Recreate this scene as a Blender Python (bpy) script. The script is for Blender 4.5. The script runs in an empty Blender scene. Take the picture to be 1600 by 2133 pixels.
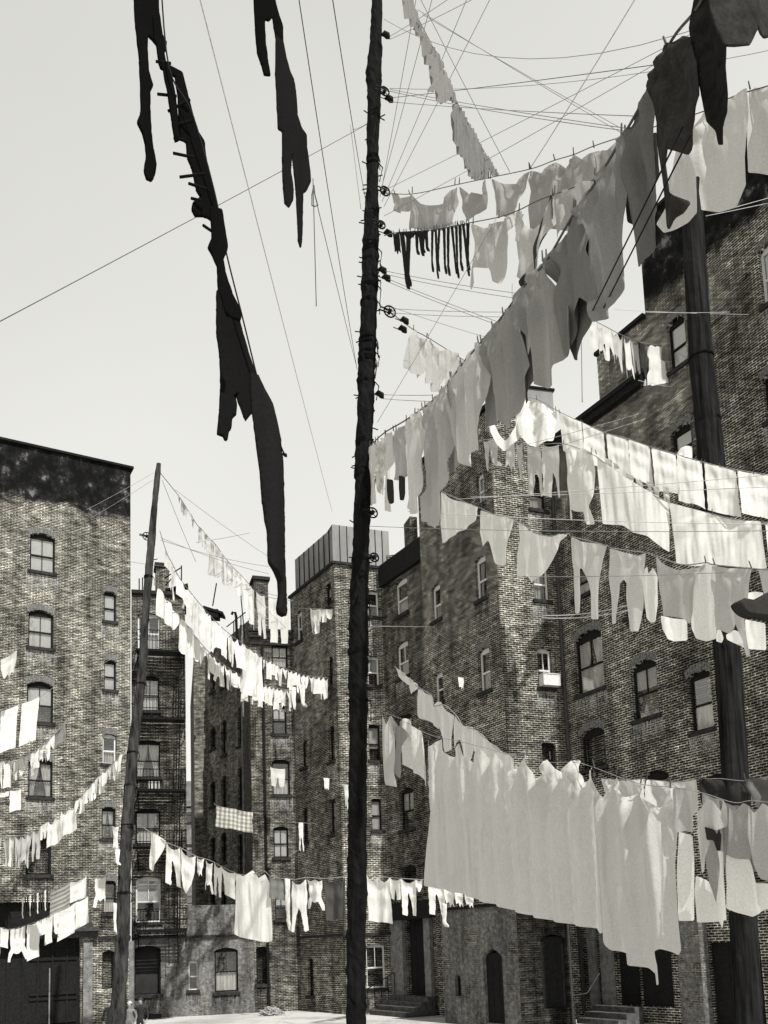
import bpy, bmesh, math, random
from math import sin, cos, tan, radians, pi, sqrt, atan2
from mathutils import Vector, Matrix, noise
from mathutils.geometry import delaunay_2d_cdt
random.seed(7)
SC = bpy.context.scene
COL = SC.collection
# ------------------------------------------------------------------ camera
FPX, CX, CY, EYE = 1900.0, 800.0, 1730.0, 2.7
TH, RO = radians(7.22), radians(2.02)
up0 = Vector((0, -sin(TH), cos(TH))); r0 = Vector((1, 0, 0)); FW = Vector((0, cos(TH), sin(TH)))
CR = r0 * cos(RO) - up0 * sin(RO)
CU = r0 * sin(RO) + up0 * cos(RO)
cam = bpy.data.cameras.new('camera'); camo = bpy.data.objects.new('camera', cam); COL.objects.link(camo)
M = Matrix((CR, CU, -FW)).transposed().to_4x4(); M.translation = Vector((0, 0, EYE))
camo.matrix_world = M
cam.sensor_fit = 'VERTICAL'; cam.sensor_height = 36.0; cam.lens = FPX / 2133.0 * 36.0
cam.shift_y = (CY - 1066.5) / 2133.0; cam.clip_end = 2000; cam.clip_start = 0.05
SC.camera = camo
# ------------------------------------------------------------------ world and sun
SUN_AZ, SUN_EL = radians(32), radians(50)     # azimuth measured from straight behind the camera towards the right
sdir = Vector((sin(SUN_AZ) * cos(SUN_EL), -cos(SUN_AZ) * cos(SUN_EL), sin(SUN_EL)))
W = bpy.data.worlds.new('World'); SC.world = W; W.use_nodes = True
nt = W.node_tree; nt.nodes.clear()
sky = nt.nodes.new('ShaderNodeTexSky'); sky.sky_type = 'NISHITA'; sky.sun_disc = False
sky.sun_elevation = SUN_EL; sky.sun_rotation = atan2(sdir.x, sdir.y); sky.dust_density = 4.0; sky.air_density = 1.5
bw = nt.nodes.new('ShaderNodeRGBToBW'); nt.links.new(sky.outputs[0], bw.inputs[0])
mx = nt.nodes.new('ShaderNodeMix'); mx.data_type = 'RGBA'; mx.inputs[0].default_value = 0.75
mx.inputs[7].default_value = (8.9, 8.9, 8.9, 1)
nt.links.new(bw.outputs[0], mx.inputs[6])
tint = nt.nodes.new('ShaderNodeMix'); tint.data_type = 'RGBA'; tint.blend_type = 'MULTIPLY'; tint.inputs[0].default_value = 1
tint.inputs[7].default_value = (1.0, .994, 0.94, 1)
# the hazy sky is palest near the rooftops and greyer overhead and to the left
geo = nt.nodes.new('ShaderNodeTexCoord'); dp = nt.nodes.new('ShaderNodeVectorMath'); dp.operation = 'DOT_PRODUCT'; dp.inputs[1].default_value = (-.22, 0, .97)
nt.links.new(geo.outputs['Generated'], dp.inputs[0])
mr = nt.nodes.new('ShaderNodeMapRange'); mr.inputs[1].default_value = .25; mr.inputs[2].default_value = .85; mr.inputs[3].default_value = 1.06; mr.inputs[4].default_value = .78
nt.links.new(dp.outputs['Value'], mr.inputs[0])
sm = nt.nodes.new('ShaderNodeVectorMath'); sm.operation = 'SCALE'; nt.links.new(mx.outputs[2], sm.inputs[0]); nt.links.new(mr.outputs[0], sm.inputs['Scale'])
hz = nt.nodes.new('ShaderNodeTexNoise'); hz.inputs['Scale'].default_value = 2.2; hz.inputs['Detail'].default_value = 5.0; nt.links.new(geo.outputs['Generated'], hz.inputs[0])
hm = nt.nodes.new('ShaderNodeMapRange'); hm.inputs[1].default_value = .3; hm.inputs[2].default_value = .7; hm.inputs[3].default_value = .955; hm.inputs[4].default_value = 1.045; nt.links.new(hz.outputs[0], hm.inputs[0])
s2 = nt.nodes.new('ShaderNodeVectorMath'); s2.operation = 'SCALE'; nt.links.new(sm.outputs[0], s2.inputs[0]); nt.links.new(hm.outputs[0], s2.inputs['Scale'])
nt.links.new(s2.outputs[0], tint.inputs[6])
bg = nt.nodes.new('ShaderNodeBackground'); bg.inputs[1].default_value = 0.10
nt.links.new(tint.outputs[2], bg.inputs[0])
out = nt.nodes.new('ShaderNodeOutputWorld'); nt.links.new(bg.outputs[0], out.inputs[0])
sl = bpy.data.lights.new('sun', 'SUN'); sl.energy = 5.0; sl.angle = radians(0.6); sl.color = (1, 0.99, 0.96)
so = bpy.data.objects.new('sun', sl); COL.objects.link(so); so.rotation_euler = sdir.to_track_quat('Z', 'Y').to_euler()
so.location = (0, 0, 60)
SC.view_settings.view_transform = 'Standard'; SC.view_settings.look = 'None'
SC.view_settings.exposure = 0.26; SC.view_settings.gamma = 1.0
SC.cycles.max_bounces = 5; SC.cycles.diffuse_bounces = 3; SC.cycles.transparent_max_bounces = 12

# ------------------------------------------------------------------ pixel helpers (positions read from the photograph, then given real depth)
def ray(px, py):
    return (FW + CR * ((px - CX) / FPX) - CU * ((py - CY) / FPX))
def P(px, py, Y):
    r = ray(px, py); return Vector((0, 0, EYE)) + r * (Y / r.y)
def ppm(p):                                    # photo pixels per metre at a point
    return FPX / max(0.5, (Vector(p) - Vector((0, 0, EYE))).dot(FW))
def horiz_dir(xv):
    r = ray(xv, CY + FPX * tan(TH) / cos(RO) - tan(RO) * (xv - CX)); return Vector((r.x, r.y)).normalized()
class Plane:
    def __init__(s, A, d):
        s.A = Vector((A[0], A[1])); s.d = Vector(d).normalized()
        if s.d.x < 0 and abs(s.d.x) > 1e-6: s.d = -s.d
        n = Vector((s.d.y, -s.d.x)); 
        if n.dot(-s.A) < 0: n = -n
        s.n = n
    def hit(s, px, py):
        r = ray(px, py); a = s.A
        det = s.d.x * (-r.y) - s.d.y * (-r.x)
        bx, by = -a.x, -a.y
        # A + s d = t r   ->  s d - t r = -A
        S = (bx * (-r.y) - by * (-r.x)) / det
        t = (s.d.x * by - s.d.y * bx) / det
        return S, EYE + t * r.z
    def pt(s, S, z, off=0.0):
        q = s.A + s.d * S + s.n * off; return Vector((q.x, q.y, z))
def plane_px(px, py, Y, xv):
    p = P(px, py, Y); return Plane((p.x, p.y), horiz_dir(xv))
def plane_pts(a, b):
    return Plane((a[0], a[1]), (b[0] - a[0], b[1] - a[1]))

# ------------------------------------------------------------------ object helpers
WL = {}
def place(o, loc, parent):
    loc = Vector(loc)
    o.location = loc - (WL[parent.name] if parent else Vector((0, 0, 0))); WL[o.name] = loc
    if parent: o.parent = parent
def tag(o, label, cat, group=None, kind=None):
    if label: o['label'] = label
    if cat: o['category'] = cat
    if group: o['group'] = group
    if kind: o['kind'] = kind
    return o
def thing(name, label, cat, loc=(0, 0, 0), group=None):
    o = bpy.data.objects.new(name, None); o.empty_display_size = 0.3; COL.objects.link(o); place(o, loc, None)
    return tag(o, label, cat, group)
class MB:
    def __init__(s): s.v = []; s.f = []; s.uv = []; s.mi = []; s.cur = 0
    def face(s, pts, uvs=None):
        i = len(s.v); s.v += [tuple(p) for p in pts]; s.f.append(list(range(i, i + len(pts))))
        s.uv.append(uvs if uvs else [(p[0] * .7 + p[1] * .7, p[2]) for p in pts]); s.mi.append(s.cur)
    def box(s, o, x, y, z):                    # o corner, three edge vectors
        o, x, y, z = Vector(o), Vector(x), Vector(y), Vector(z)
        if x.cross(y).dot(z) < 0: o = o + x; x = -x
        lx, ly, lz = x.length, y.length, z.length
        def q(a, b, c, d, u, w): s.face([a, b, c, d], [(0, 0), (u, 0), (u, w), (0, w)])
        q(o, o + y, o + x + y, o + x, ly, lx)
        q(o + z, o + x + z, o + x + y + z, o + y + z, lx, ly)
        q(o, o + x, o + x + z, o + z, lx, lz); q(o + x, o + x + y, o + x + y + z, o + x + z, ly, lz)
        q(o + x + y, o + y, o + y + z, o + x + y + z, lx, lz); q(o + y, o, o + z, o + y + z, ly, lz)
    def pbox(s, pl, sa, sb, za, zb, off0, off1):  # box in wall coordinates
        s.box(pl.pt(sa, za, off0), Vector((pl.d.x, pl.d.y, 0)) * (sb - sa), Vector((pl.n.x, pl.n.y, 0)) * (off1 - off0), (0, 0, zb - za))
    def tube(s, pts, r, n=6, cap=True):
        pts = [Vector(p) for p in pts]; m = len(pts)
        rs = r if isinstance(r, (list, tuple)) else [r] * m
        base = len(s.v); L = 0
        ref = None
        for i, p in enumerate(pts):
            t = (pts[min(i + 1, m - 1)] - pts[max(i - 1, 0)]).normalized()
            if ref is None: ref = Vector((0, 0, 1)) if abs(t.z) < .9 else Vector((1, 0, 0))
            a = t.cross(ref).normalized(); b = t.cross(a).normalized(); ref = -b if False else ref
            for k in range(n):
                w = 2 * pi * k / n; s.v.append(tuple(p + (a * cos(w) + b * sin(w)) * rs[i]))
        for i in range(m - 1):
            l2 = L + (pts[i + 1] - pts[i]).length
            for k in range(n):
                k2 = (k + 1) % n
                s.f.append([base + i * n + k, base + i * n + k2, base + (i + 1) * n + k2, base + (i + 1) * n + k])
                u0 = k * rs[i] * 6.28 / n; u1 = (k + 1) * rs[i] * 6.28 / n
                s.uv.append([(u0, L), (u1, L), (u1, l2), (u0, l2)]); s.mi.append(s.cur)
            L = l2
        if cap and n > 2:
            s.f.append([base + k for k in range(n)][::-1]); s.uv.append([(0, 0)] * n); s.mi.append(s.cur)
            s.f.append([base + (m - 1) * n + k for k in range(n)]); s.uv.append([(0, 0)] * n); s.mi.append(s.cur)
    def build(s, name, mat, parent=None, smooth=False, loc=None, label=None):
        if not s.v: return None
        lo = [min(v[i] for v in s.v) for i in range(3)]; hi = [max(v[i] for v in s.v) for i in range(3)]
        if loc is None: loc = Vector(((lo[0] + hi[0]) / 2, (lo[1] + hi[1]) / 2, lo[2]))
        me = bpy.data.meshes.new(name)
        me.from_pydata([(v[0] - loc[0], v[1] - loc[1], v[2] - loc[2]) for v in s.v], [], s.f)
        uvl = me.uv_layers.new(name='UVMap'); k = 0
        flat = []
        for u in s.uv:
            for c in u: flat += [c[0], c[1]]
        uvl.data.foreach_set('uv', flat)
        mats = mat if isinstance(mat, (list, tuple)) else [mat]
        for m in mats: me.materials.append(m)
        if len(mats) > 1: me.polygons.foreach_set('material_index', s.mi)
        if smooth: me.polygons.foreach_set('use_smooth', [True] * len(me.polygons))
        me.update()
        o = bpy.data.objects.new(name, me); COL.objects.link(o); place(o, loc, parent)
        if label: o['label'] = label
        return o

# ------------------------------------------------------------------ materials
def g(v, warm=1.0): return (v * (1 + .008 * warm), v * 1.0, v * (1 - .025 * warm), 1)
def newmat(name):
    m = bpy.data.materials.new(name); m.use_nodes = True; n = m.node_tree
    b = n.nodes['Principled BSDF']; return m, n, b
def N(n, t, **kw):
    x = n.nodes.new(t)
    for k, v in kw.items():
        if k in x.inputs.keys(): x.inputs[k].default_value = v
        else: setattr(x, k, v)
    return x
def ramp(n, src, stops):
    r = n.nodes.new('ShaderNodeValToRGB'); e = r.color_ramp.elements
    e[0].position = stops[0][0]; e[0].color = g(stops[0][1]); e[1].position = stops[-1][0]; e[1].color = g(stops[-1][1])
    for p, v in stops[1:-1]:
        q = e.new(p); q.color = g(v)
    n.links.new(src, r.inputs[0]); return r.outputs[0]
def mixc(n, fac, a, b, mode='MIX'):
    m = n.nodes.new('ShaderNodeMix'); m.data_type = 'RGBA'; m.blend_type = mode
    for i, v in ((0, fac), (6, a), (7, b)):
        if hasattr(v, 'is_linked'): n.links.new(v, m.inputs[i])
        elif i == 0: m.inputs[0].default_value = v
        else: m.inputs[i].default_value = v if isinstance(v, tuple) else g(v)
    return m.outputs[2]
def mapped(n, src, scale=(1, 1, 1), loc=(0, 0, 0)):
    m = n.nodes.new('ShaderNodeMapping'); m.inputs['Scale'].default_value = scale; m.inputs['Location'].default_value = loc
    n.links.new(src, m.inputs[0]); return m.outputs[0]
def simple(name, v, rough=.8, var=.35, scale=6.0, spec=.3, metal=0.0, stretch=1.0, bump=0.0):
    m, n, b = newmat(name); tc = N(n, 'ShaderNodeTexCoord')
    no = N(n, 'ShaderNodeTexNoise', Scale=scale, Detail=6.0, Roughness=.65)
    n.links.new(mapped(n, tc.outputs['Object'], (1, 1, stretch)), no.inputs[0])
    c = ramp(n, no.outputs[0], [(.3, v * (1 - var)), (.7, v * (1 + var))]); n.links.new(c, b.inputs['Base Color'])
    b.inputs['Roughness'].default_value = rough; b.inputs['Specular IOR Level'].default_value = spec; b.inputs['Metallic'].default_value = metal
    if bump:
        bp = N(n, 'ShaderNodeBump', Strength=bump, Distance=.03); n.links.new(no.outputs[0], bp.inputs['Height']); n.links.new(bp.outputs[0], b.inputs['Normal'])
    return m
def brick(name, dark=.035, light=.14, mortar=.42, seed=0.0, soot=.5, patch=.3, row=.070, wide=.225, soot_scale=.35, msize=.0115, tar=None, plaster=0.0):
    """sooty brick with pale mortar; u runs along the wall and v up it, in metres"""
    m, n, b = newmat(name)
    uvn = N(n, 'ShaderNodeUVMap'); uvn.uv_map = 'UVMap'; uv = mapped(n, uvn.outputs[0], loc=(seed, seed * .37, 0))
    wob = N(n, 'ShaderNodeTexNoise', Scale=.9, Detail=2.0); n.links.new(uv, wob.inputs[0])
    va = n.nodes.new('ShaderNodeVectorMath'); va.operation = 'MULTIPLY_ADD'; n.links.new(wob.outputs['Color'], va.inputs[0])
    va.inputs[1].default_value = (.05, .035, 0); n.links.new(uv, va.inputs[2])
    bt = N(n, 'ShaderNodeTexBrick', Scale=1.0); bt.inputs['Brick Width'].default_value = wide; bt.inputs['Row Height'].default_value = row
    bt.inputs['Mortar Size'].default_value = msize; bt.inputs['Mortar Smooth'].default_value = .25; bt.inputs['Bias'].default_value = -.1
    bt.inputs['Color1'].default_value = g(dark); bt.inputs['Color2'].default_value = g(light); bt.inputs['Mortar'].default_value = g(mortar)
    n.links.new(va.outputs[0], bt.inputs[0])
    # mortar worn away or filled with soot in places
    n1 = N(n, 'ShaderNodeTexNoise', Scale=1.1, Detail=7.0, Roughness=.7); n.links.new(uv, n1.inputs[0])
    wear = ramp(n, n1.outputs[0], [(.42, 0.0), (.62, 1.0)])
    base = mixc(n, wear, bt.outputs['Color'], mixc(n, .42, bt.outputs['Color'], dark * .9))
    # efflorescence / limewash remains
    n2 = N(n, 'ShaderNodeTexNoise', Scale=.55, Detail=8.0, Roughness=.75); n.links.new(mapped(n, uv, (1, .6, 1), (3.1, 7.7, 0)), n2.inputs[0])
    lw = ramp(n, n2.outputs[0], [(.55, 0.0), (.72, 1.0)])
    n3 = N(n, 'ShaderNodeTexNoise', Scale=9.0, Detail=4.0, Roughness=.8); n.links.new(uv, n3.inputs[0])
    lw2 = mixc(n, 1.0, lw, ramp(n, n3.outputs[0], [(.4, 0.1), (.6, 1.0)]), 'MULTIPLY')
    lwm = n.nodes.new('ShaderNodeMath'); lwm.operation = 'MULTIPLY'; n.links.new(lw2, lwm.inputs[0]); lwm.inputs[1].default_value = patch
    base = mixc(n, lwm.outputs[0], base, .46)
    # soot: vertical streaks and big clouds
    n4 = N(n, 'ShaderNodeTexNoise', Scale=1.0, Detail=6.0, Roughness=.65); n.links.new(mapped(n, uv, (1.7, .22, 1), (9.0, 1.0, 0)), n4.inputs[0])
    st = ramp(n, n4.outputs[0], [(.36, 1 - soot), (.58, 1.0)])
    n5 = N(n, 'ShaderNodeTexNoise', Scale=soot_scale, Detail=5.0); n.links.new(uv, n5.inputs[0])
    st2 = ramp(n, n5.outputs[0], [(.35, 1 - soot * .8), (.62, 1.12)])
    base = mixc(n, 1.0, mixc(n, 1.0, base, st, 'MULTIPLY'), st2, 'MULTIPLY')
    n6 = N(n, 'ShaderNodeTexNoise', Scale=26.0, Detail=3.0); n.links.new(uv, n6.inputs[0])
    base = mixc(n, 1.0, base, ramp(n, n6.outputs[0], [(.32, .55), (.5, .97), (.68, 1.45)]), 'MULTIPLY')
    nA = N(n, 'ShaderNodeTexNoise', Scale=4.2, Detail=5.0, Roughness=.7); n.links.new(mapped(n, uv, (1, .8, 1), (8, 3, 0)), nA.inputs[0])
    base = mixc(n, 1.0, base, ramp(n, nA.outputs[0], [(.35, .5), (.5, .95), (.68, 1.45)]), 'MULTIPLY')
    nB = N(n, 'ShaderNodeTexNoise', Scale=1.0, Detail=4.0, Roughness=.7); n.links.new(mapped(n, uv, (1.9, 7.5, 1), (1, 6, 0)), nB.inputs[0])
    base = mixc(n, 1.0, base, ramp(n, nB.outputs[0], [(.36, .38), (.5, .92), (.64, 1.7)]), 'MULTIPLY')
    if plaster:
        n7 = N(n, 'ShaderNodeTexNoise', Scale=.8, Detail=9.0, Roughness=.7); n.links.new(mapped(n, uv, loc=(5, 5, 0)), n7.inputs[0])
        pf = ramp(n, n7.outputs[0], [(.5 - plaster * .22, 0.0), (.53 - plaster * .1, 1.0)])
        n8 = N(n, 'ShaderNodeTexNoise', Scale=7.0, Detail=9.0, Roughness=.75); n.links.new(uv, n8.inputs[0])
        pc = ramp(n, n8.outputs[0], [(.3, .05), (.5, .15), (.7, .34)])
        pc = mixc(n, 1.0, pc, st, 'MULTIPLY')
        base = mixc(n, pf, base, pc)
    if tar is not None:                       # tarred parapet above this height
        sep = N(n, 'ShaderNodeSeparateXYZ'); n.links.new(uvn.outputs[0], sep.inputs[0])
        nn = N(n, 'ShaderNodeTexNoise', Scale=1.4, Detail=5.0); n.links.new(uv, nn.inputs[0])
        md = n.nodes.new('ShaderNodeMath'); md.operation = 'MULTIPLY_ADD'; n.links.new(nn.outputs[0], md.inputs[0]); md.inputs[1].default_value = 1.3; n.links.new(sep.outputs[1], md.inputs[2])
        mr = n.nodes.new('ShaderNodeMapRange'); n.links.new(md.outputs[0], mr.inputs[0]); mr.inputs[1].default_value = tar + .45; mr.inputs[2].default_value = tar + .85
        n9 = N(n, 'ShaderNodeTexNoise', Scale=1.6, Detail=7.0, Roughness=.7); n.links.new(mapped(n, uv, (1, .8, 1), (2, 2, 0)), n9.inputs[0])
        tc_ = ramp(n, n9.outputs[0], [(.46, .006), (.58, .018), (.68, .16)])
        base = mixc(n, mr.outputs[0], base, tc_)
    n.links.new(base, b.inputs['Base Color']); b.inputs['Roughness'].default_value = .9; b.inputs['Specular IOR Level'].default_value = .04
    bp = N(n, 'ShaderNodeBump', Strength=.6, Distance=.015); n.links.new(bt.outputs['Fac'], bp.inputs['Height']); bp.invert = True
    bp2 = N(n, 'ShaderNodeBump', Strength=.5, Distance=.02); n.links.new(n3.outputs[0], bp2.inputs['Height']); n.links.new(bp.outputs[0], bp2.inputs['Normal'])
    n.links.new(bp2.outputs[0], b.inputs['Normal']); return m
def glass_mat():
    m = bpy.data.materials.new('window_glass'); m.use_nodes = True; n = m.node_tree; n.nodes.clear()
    o = N(n, 'ShaderNodeOutputMaterial'); mixs = N(n, 'ShaderNodeMixShader'); t = N(n, 'ShaderNodeBsdfTransparent'); gl = N(n, 'ShaderNodeBsdfGlossy', Roughness=.04)
    gl.inputs[0].default_value = (.9, .9, .87, 1); t.inputs[0].default_value = (.9, .9, .89, 1)
    lw = N(n, 'ShaderNodeLayerWeight', Blend=.5); fr = N(n, 'ShaderNodeMapRange'); fr.inputs[3].default_value = .10; fr.inputs[4].default_value = .45; n.links.new(lw.outputs['Facing'], fr.inputs[0]); no = N(n, 'ShaderNodeTexNoise', Scale=1.5); tc = N(n, 'ShaderNodeTexCoord'); n.links.new(tc.outputs['Object'], no.inputs[0])
    bp = N(n, 'ShaderNodeBump', Strength=.25, Distance=.02); n.links.new(no.outputs[0], bp.inputs['Height']); n.links.new(bp.outputs[0], gl.inputs['Normal'])
    n.links.new(fr.outputs[0], mixs.inputs[0]); n.links.new(t.outputs[0], mixs.inputs[1]); n.links.new(gl.outputs[0], mixs.inputs[2]); n.links.new(mixs.outputs[0], o.inputs[0]); return m
_cl = {}
def cloth(v, kind='plain', trans=.30):
    key = (round(v, 3), kind)
    if key in _cl: return _cl[key]
    m, n, b = newmat('cloth_%s_%d' % (kind, int(v * 1000))); tc = N(n, 'ShaderNodeTexCoord')
    no = N(n, 'ShaderNodeTexNoise', Scale=3.0, Detail=7.0, Roughness=.7); n.links.new(mapped(n, tc.outputs['Object'], (1, 1, .5)), no.inputs[0])
    c = ramp(n, no.outputs[0], [(.3, v * .93), (.65, min(.9, v * 1.03))])
    f = N(n, 'ShaderNodeTexNoise', Scale=60.0, Detail=2.0); n.links.new(tc.outputs['Object'], f.inputs[0])
    c = mixc(n, 1.0, c, ramp(n, f.outputs[0], [(.3, .86), (.7, 1.06)]), 'MULTIPLY')
    if kind in ('stripe', 'check'):
        uvn = N(n, 'ShaderNodeUVMap'); uvn.uv_map = 'UVMap'
        w = N(n, 'ShaderNodeTexWave', Scale=2.2); w.bands_direction = 'Y' if kind == 'stripe' else 'X'; n.links.new(uvn.outputs[0], w.inputs[0])
        c = mixc(n, 1.0, c, ramp(n, w.outputs[0], [(.45, .55), (.6, 1.0)]), 'MULTIPLY')
        if kind == 'check':
            w2 = N(n, 'ShaderNodeTexWave', Scale=2.2); w2.bands_direction = 'Y'; n.links.new(uvn.outputs[0], w2.inputs[0])
            c = mixc(n, 1.0, c, ramp(n, w2.outputs[0], [(.45, .65), (.6, 1.0)]), 'MULTIPLY')
    if kind == 'worn':
        n2 = N(n, 'ShaderNodeTexNoise', Scale=5.0, Detail=9.0, Roughness=.8); n.links.new(tc.outputs['Object'], n2.inputs[0])
        c = mixc(n, 1.0, c, ramp(n, n2.outputs[0], [(.35, .45), (.6, 1.2), (.75, 2.0)]), 'MULTIPLY')
    n.links.new(c, b.inputs['Base Color']); b.inputs['Roughness'].default_value = .95; b.inputs['Specular IOR Level'].default_value = .05 if v > .1 else 0.0
    pl = N(n, 'ShaderNodeTexNoise', Scale=1.0, Detail=1.0, Roughness=.4); n.links.new(mapped(n, tc.outputs['Object'], (5.5, 5.5, .7)), pl.inputs[0])
    wr = N(n, 'ShaderNodeTexNoise', Scale=3.0, Detail=2.0, Roughness=.45, Distortion=.6); n.links.new(tc.outputs['Object'], wr.inputs[0])
    b1 = N(n, 'ShaderNodeBump', Strength=1.0, Distance=.09); n.links.new(pl.outputs[0], b1.inputs['Height'])
    b2 = N(n, 'ShaderNodeBump', Strength=.4, Distance=.03); n.links.new(wr.outputs[0], b2.inputs['Height']); n.links.new(b1.outputs[0], b2.inputs['Normal']); n.links.new(b2.outputs[0], b.inputs['Normal'])
    if v > .2:
        t = N(n, 'ShaderNodeBsdfTranslucent'); n.links.new(c, t.inputs[0]); n.links.new(b2.outputs[0], t.inputs['Normal']); ms = N(n, 'ShaderNodeMixShader'); ms.inputs[0].default_value = trans
        n.links.new(b.outputs[0], ms.inputs[1]); n.links.new(t.outputs[0], ms.inputs[2]); n.links.new(ms.outputs[0], n.nodes['Material Output'].inputs[0])
    _cl[key] = m; return m
MT = {}
MT['wood_dark'] = simple('sooty_painted_wood', .012, .8, .5, 12, spec=.08)
MT['wood_white'] = simple('chalky_white_paint', .55, .7, .2, 14)
MT['wood_grey'] = simple('grey_painted_wood', .05, .8, .4, 12, spec=.08)
MT['sill'] = simple('sooty_brownstone', .028, .9, .6, 9, spec=.05)
MT['stone'] = simple('pale_worn_stone', .16, .9, .5, 5, spec=.05, bump=.4)
MT['iron'] = simple('black_iron', .007, .7, .5, 20, spec=.08)
MT['glass'] = glass_mat()
def stain_mat(name, col, dens):
    m, n, b = newmat(name); uvn = N(n, 'ShaderNodeUVMap'); uvn.uv_map = 'UVMap'
    no = N(n, 'ShaderNodeTexNoise', Scale=1.0, Detail=6.0, Roughness=.7); n.links.new(mapped(n, uvn.outputs[0], (14, 1.6, 1)), no.inputs[0])
    n2 = N(n, 'ShaderNodeTexNoise', Scale=11.0, Detail=4.0, Roughness=.8); n.links.new(uvn.outputs[0], n2.inputs[0])
    sp = N(n, 'ShaderNodeSeparateXYZ'); n.links.new(uvn.outputs[0], sp.inputs[0])
    gr = N(n, 'ShaderNodeMapRange'); n.links.new(sp.outputs[1], gr.inputs[0]); gr.inputs[1].default_value = 0.0; gr.inputs[2].default_value = -.75; gr.inputs[3].default_value = dens; gr.inputs[4].default_value = 0.0
    a = ramp(n, no.outputs[0], [(.42, 0.0), (.6, 1.0)]); a2 = ramp(n, n2.outputs[0], [(.35, .2), (.6, 1.0)])
    q = mixc(n, 1.0, a, a2, 'MULTIPLY'); mm = N(n, 'ShaderNodeMath'); mm.operation = 'MULTIPLY'; n.links.new(q, mm.inputs[0]); n.links.new(gr.outputs[0], mm.inputs[1])
    n.links.new(mm.outputs[0], b.inputs['Alpha']); b.inputs['Base Color'].default_value = g(col); b.inputs['Roughness'].default_value = .95; b.inputs['Specular IOR Level'].default_value = .03; return m
MT['stain_pale'] = stain_mat('lime_runs', .5, .85); MT['stain_dark'] = stain_mat('soot_runs', .006, .95)
MT['room_dark'] = simple('unlit_room_backing', .02, .9, .4, 2)  # dark sheet close behind the windows, coloured to stand for unlit rooms
MT['curtain'] = cloth(.62); MT['blind'] = simple('window_blind_cloth', .36, .8, .12, 5)
MT['rope'] = simple('grey_cotton_rope', .07, .9, .3, 20); MT['rope_pale'] = simple('pale_cotton_rope', .45, .9, .3, 20); MT['rope_mid'] = simple('weathered_rope', .2, .9, .3, 20)
MT['roof'] = simple('tar_roof', .012, .9, .4, 2, spec=.05)
MT['core'] = brick('sooty_rear_brick', .04, .10, .16, 3.0)
MT['tin'] = None
# ------------------------------------------------------------------ walls with real openings
def wall_front(mb, pl, bands, holes, depth=.3):
    """bands: [(s0, s1, z0, z1)]; holes: dicts sa,sb,za,zb,rise"""
    for (s0, s1, z0, z1) in bands:
        hs = [h for h in holes if h['sb'] > s0 and h['sa'] < s1]
        S = sorted(set([s0, s1] + [min(max(h[k], s0), s1) for h in hs for k in ('sa', 'sb')]))
        Z = sorted(set([z0, z1] + [min(max(h[k], z0), z1) for h in hs for k in ('za', 'zb')]))
        for i in range(len(S) - 1):
            if S[i + 1] - S[i] < 1e-5: continue
            run = None
            for j in range(len(Z) - 1):
                cs, cz = (S[i] + S[i + 1]) / 2, (Z[j] + Z[j + 1]) / 2
                if any(h['sa'] < cs < h['sb'] and h['za'] < cz < h['zb'] for h in hs): continue
                a, b, c, d = S[i], S[i + 1], Z[j], Z[j + 1]
                mb.face([pl.pt(a, c), pl.pt(b, c), pl.pt(b, d), pl.pt(a, d)], [(a, c), (b, c), (b, d), (a, d)])
    for h in holes:
        sa, sb, za, zb, rise = h['sa'], h['sb'], h['za'], h['zb'], h['rise']; zs = zb - rise; sm = (sa + sb) / 2
        n = 8; arc = [(sa + (sb - sa) * k / n, zs + rise * (1 - (2 * k / n - 1) ** 2)) for k in range(n + 1)]
        if rise > 0:
            for k in range(n):
                c = (sa, zb) if k < n // 2 else (sb, zb)
                t = [c, arc[k], arc[k + 1]]
                if abs((t[1][0]-t[0][0])*(t[2][1]-t[0][1])-(t[2][0]-t[0][0])*(t[1][1]-t[0][1])) > 1e-7:
                    mb.face([pl.pt(*q) for q in t], t)
        loop = [(sa, za)] + arc + [(sb, za)] if rise > 0 else [(sa, za), (sa, zb), (sb, zb), (sb, za)]
        D = h.get('depth', depth)
        for k in range(len(loop)):
            a, b = loop[k], loop[(k + 1) % len(loop)]
            if abs(a[0] - b[0]) + abs(a[1] - b[1]) < 1e-6: continue
            mb.face([pl.pt(*a), pl.pt(*b), pl.pt(b[0], b[1], -D), pl.pt(a[0], a[1], -D)], [a, b, (b[0] + D, b[1]), (a[0] + D, a[1])])

def hole_px(pl, xl, xr, yt, yb, arch=.14, depth=.3):
    ym = (yt + yb) / 2; xm = (xl + xr) / 2
    sa, _ = pl.hit(xl, ym); sb, _ = pl.hit(xr, ym); _, za = pl.hit(xm, yb); _, zb = pl.hit(xm, yt)
    if sa > sb: sa, sb = sb, sa
    return dict(sa=sa, sb=sb, za=za, zb=zb, rise=arch * min(sb - sa, 1.3), depth=depth)

def drape(mb, pl, sa, sb, za, zb, off, folds=5, gather=0.0, amp=.03, side=0):
    nx, nz = 16, 8
    ph = random.random() * 6
    def q(i, j):
        u = i / nx; v = j / nz
        s = sa + (sb - sa) * u
        if gather:
            k = gather * sin(v * pi * .5) ** 2
            s = (s + (sa - s) * k) if side < 0 else (s + (sb - s) * k)
        return pl.pt(s, zb + (za - zb) * v, off + amp * sin(u * folds * 6.28 + ph))
    for i in range(nx):
        for j in range(nz):
            mb.face([q(i, j), q(i, j + 1), q(i + 1, j + 1), q(i + 1, j)])

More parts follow.
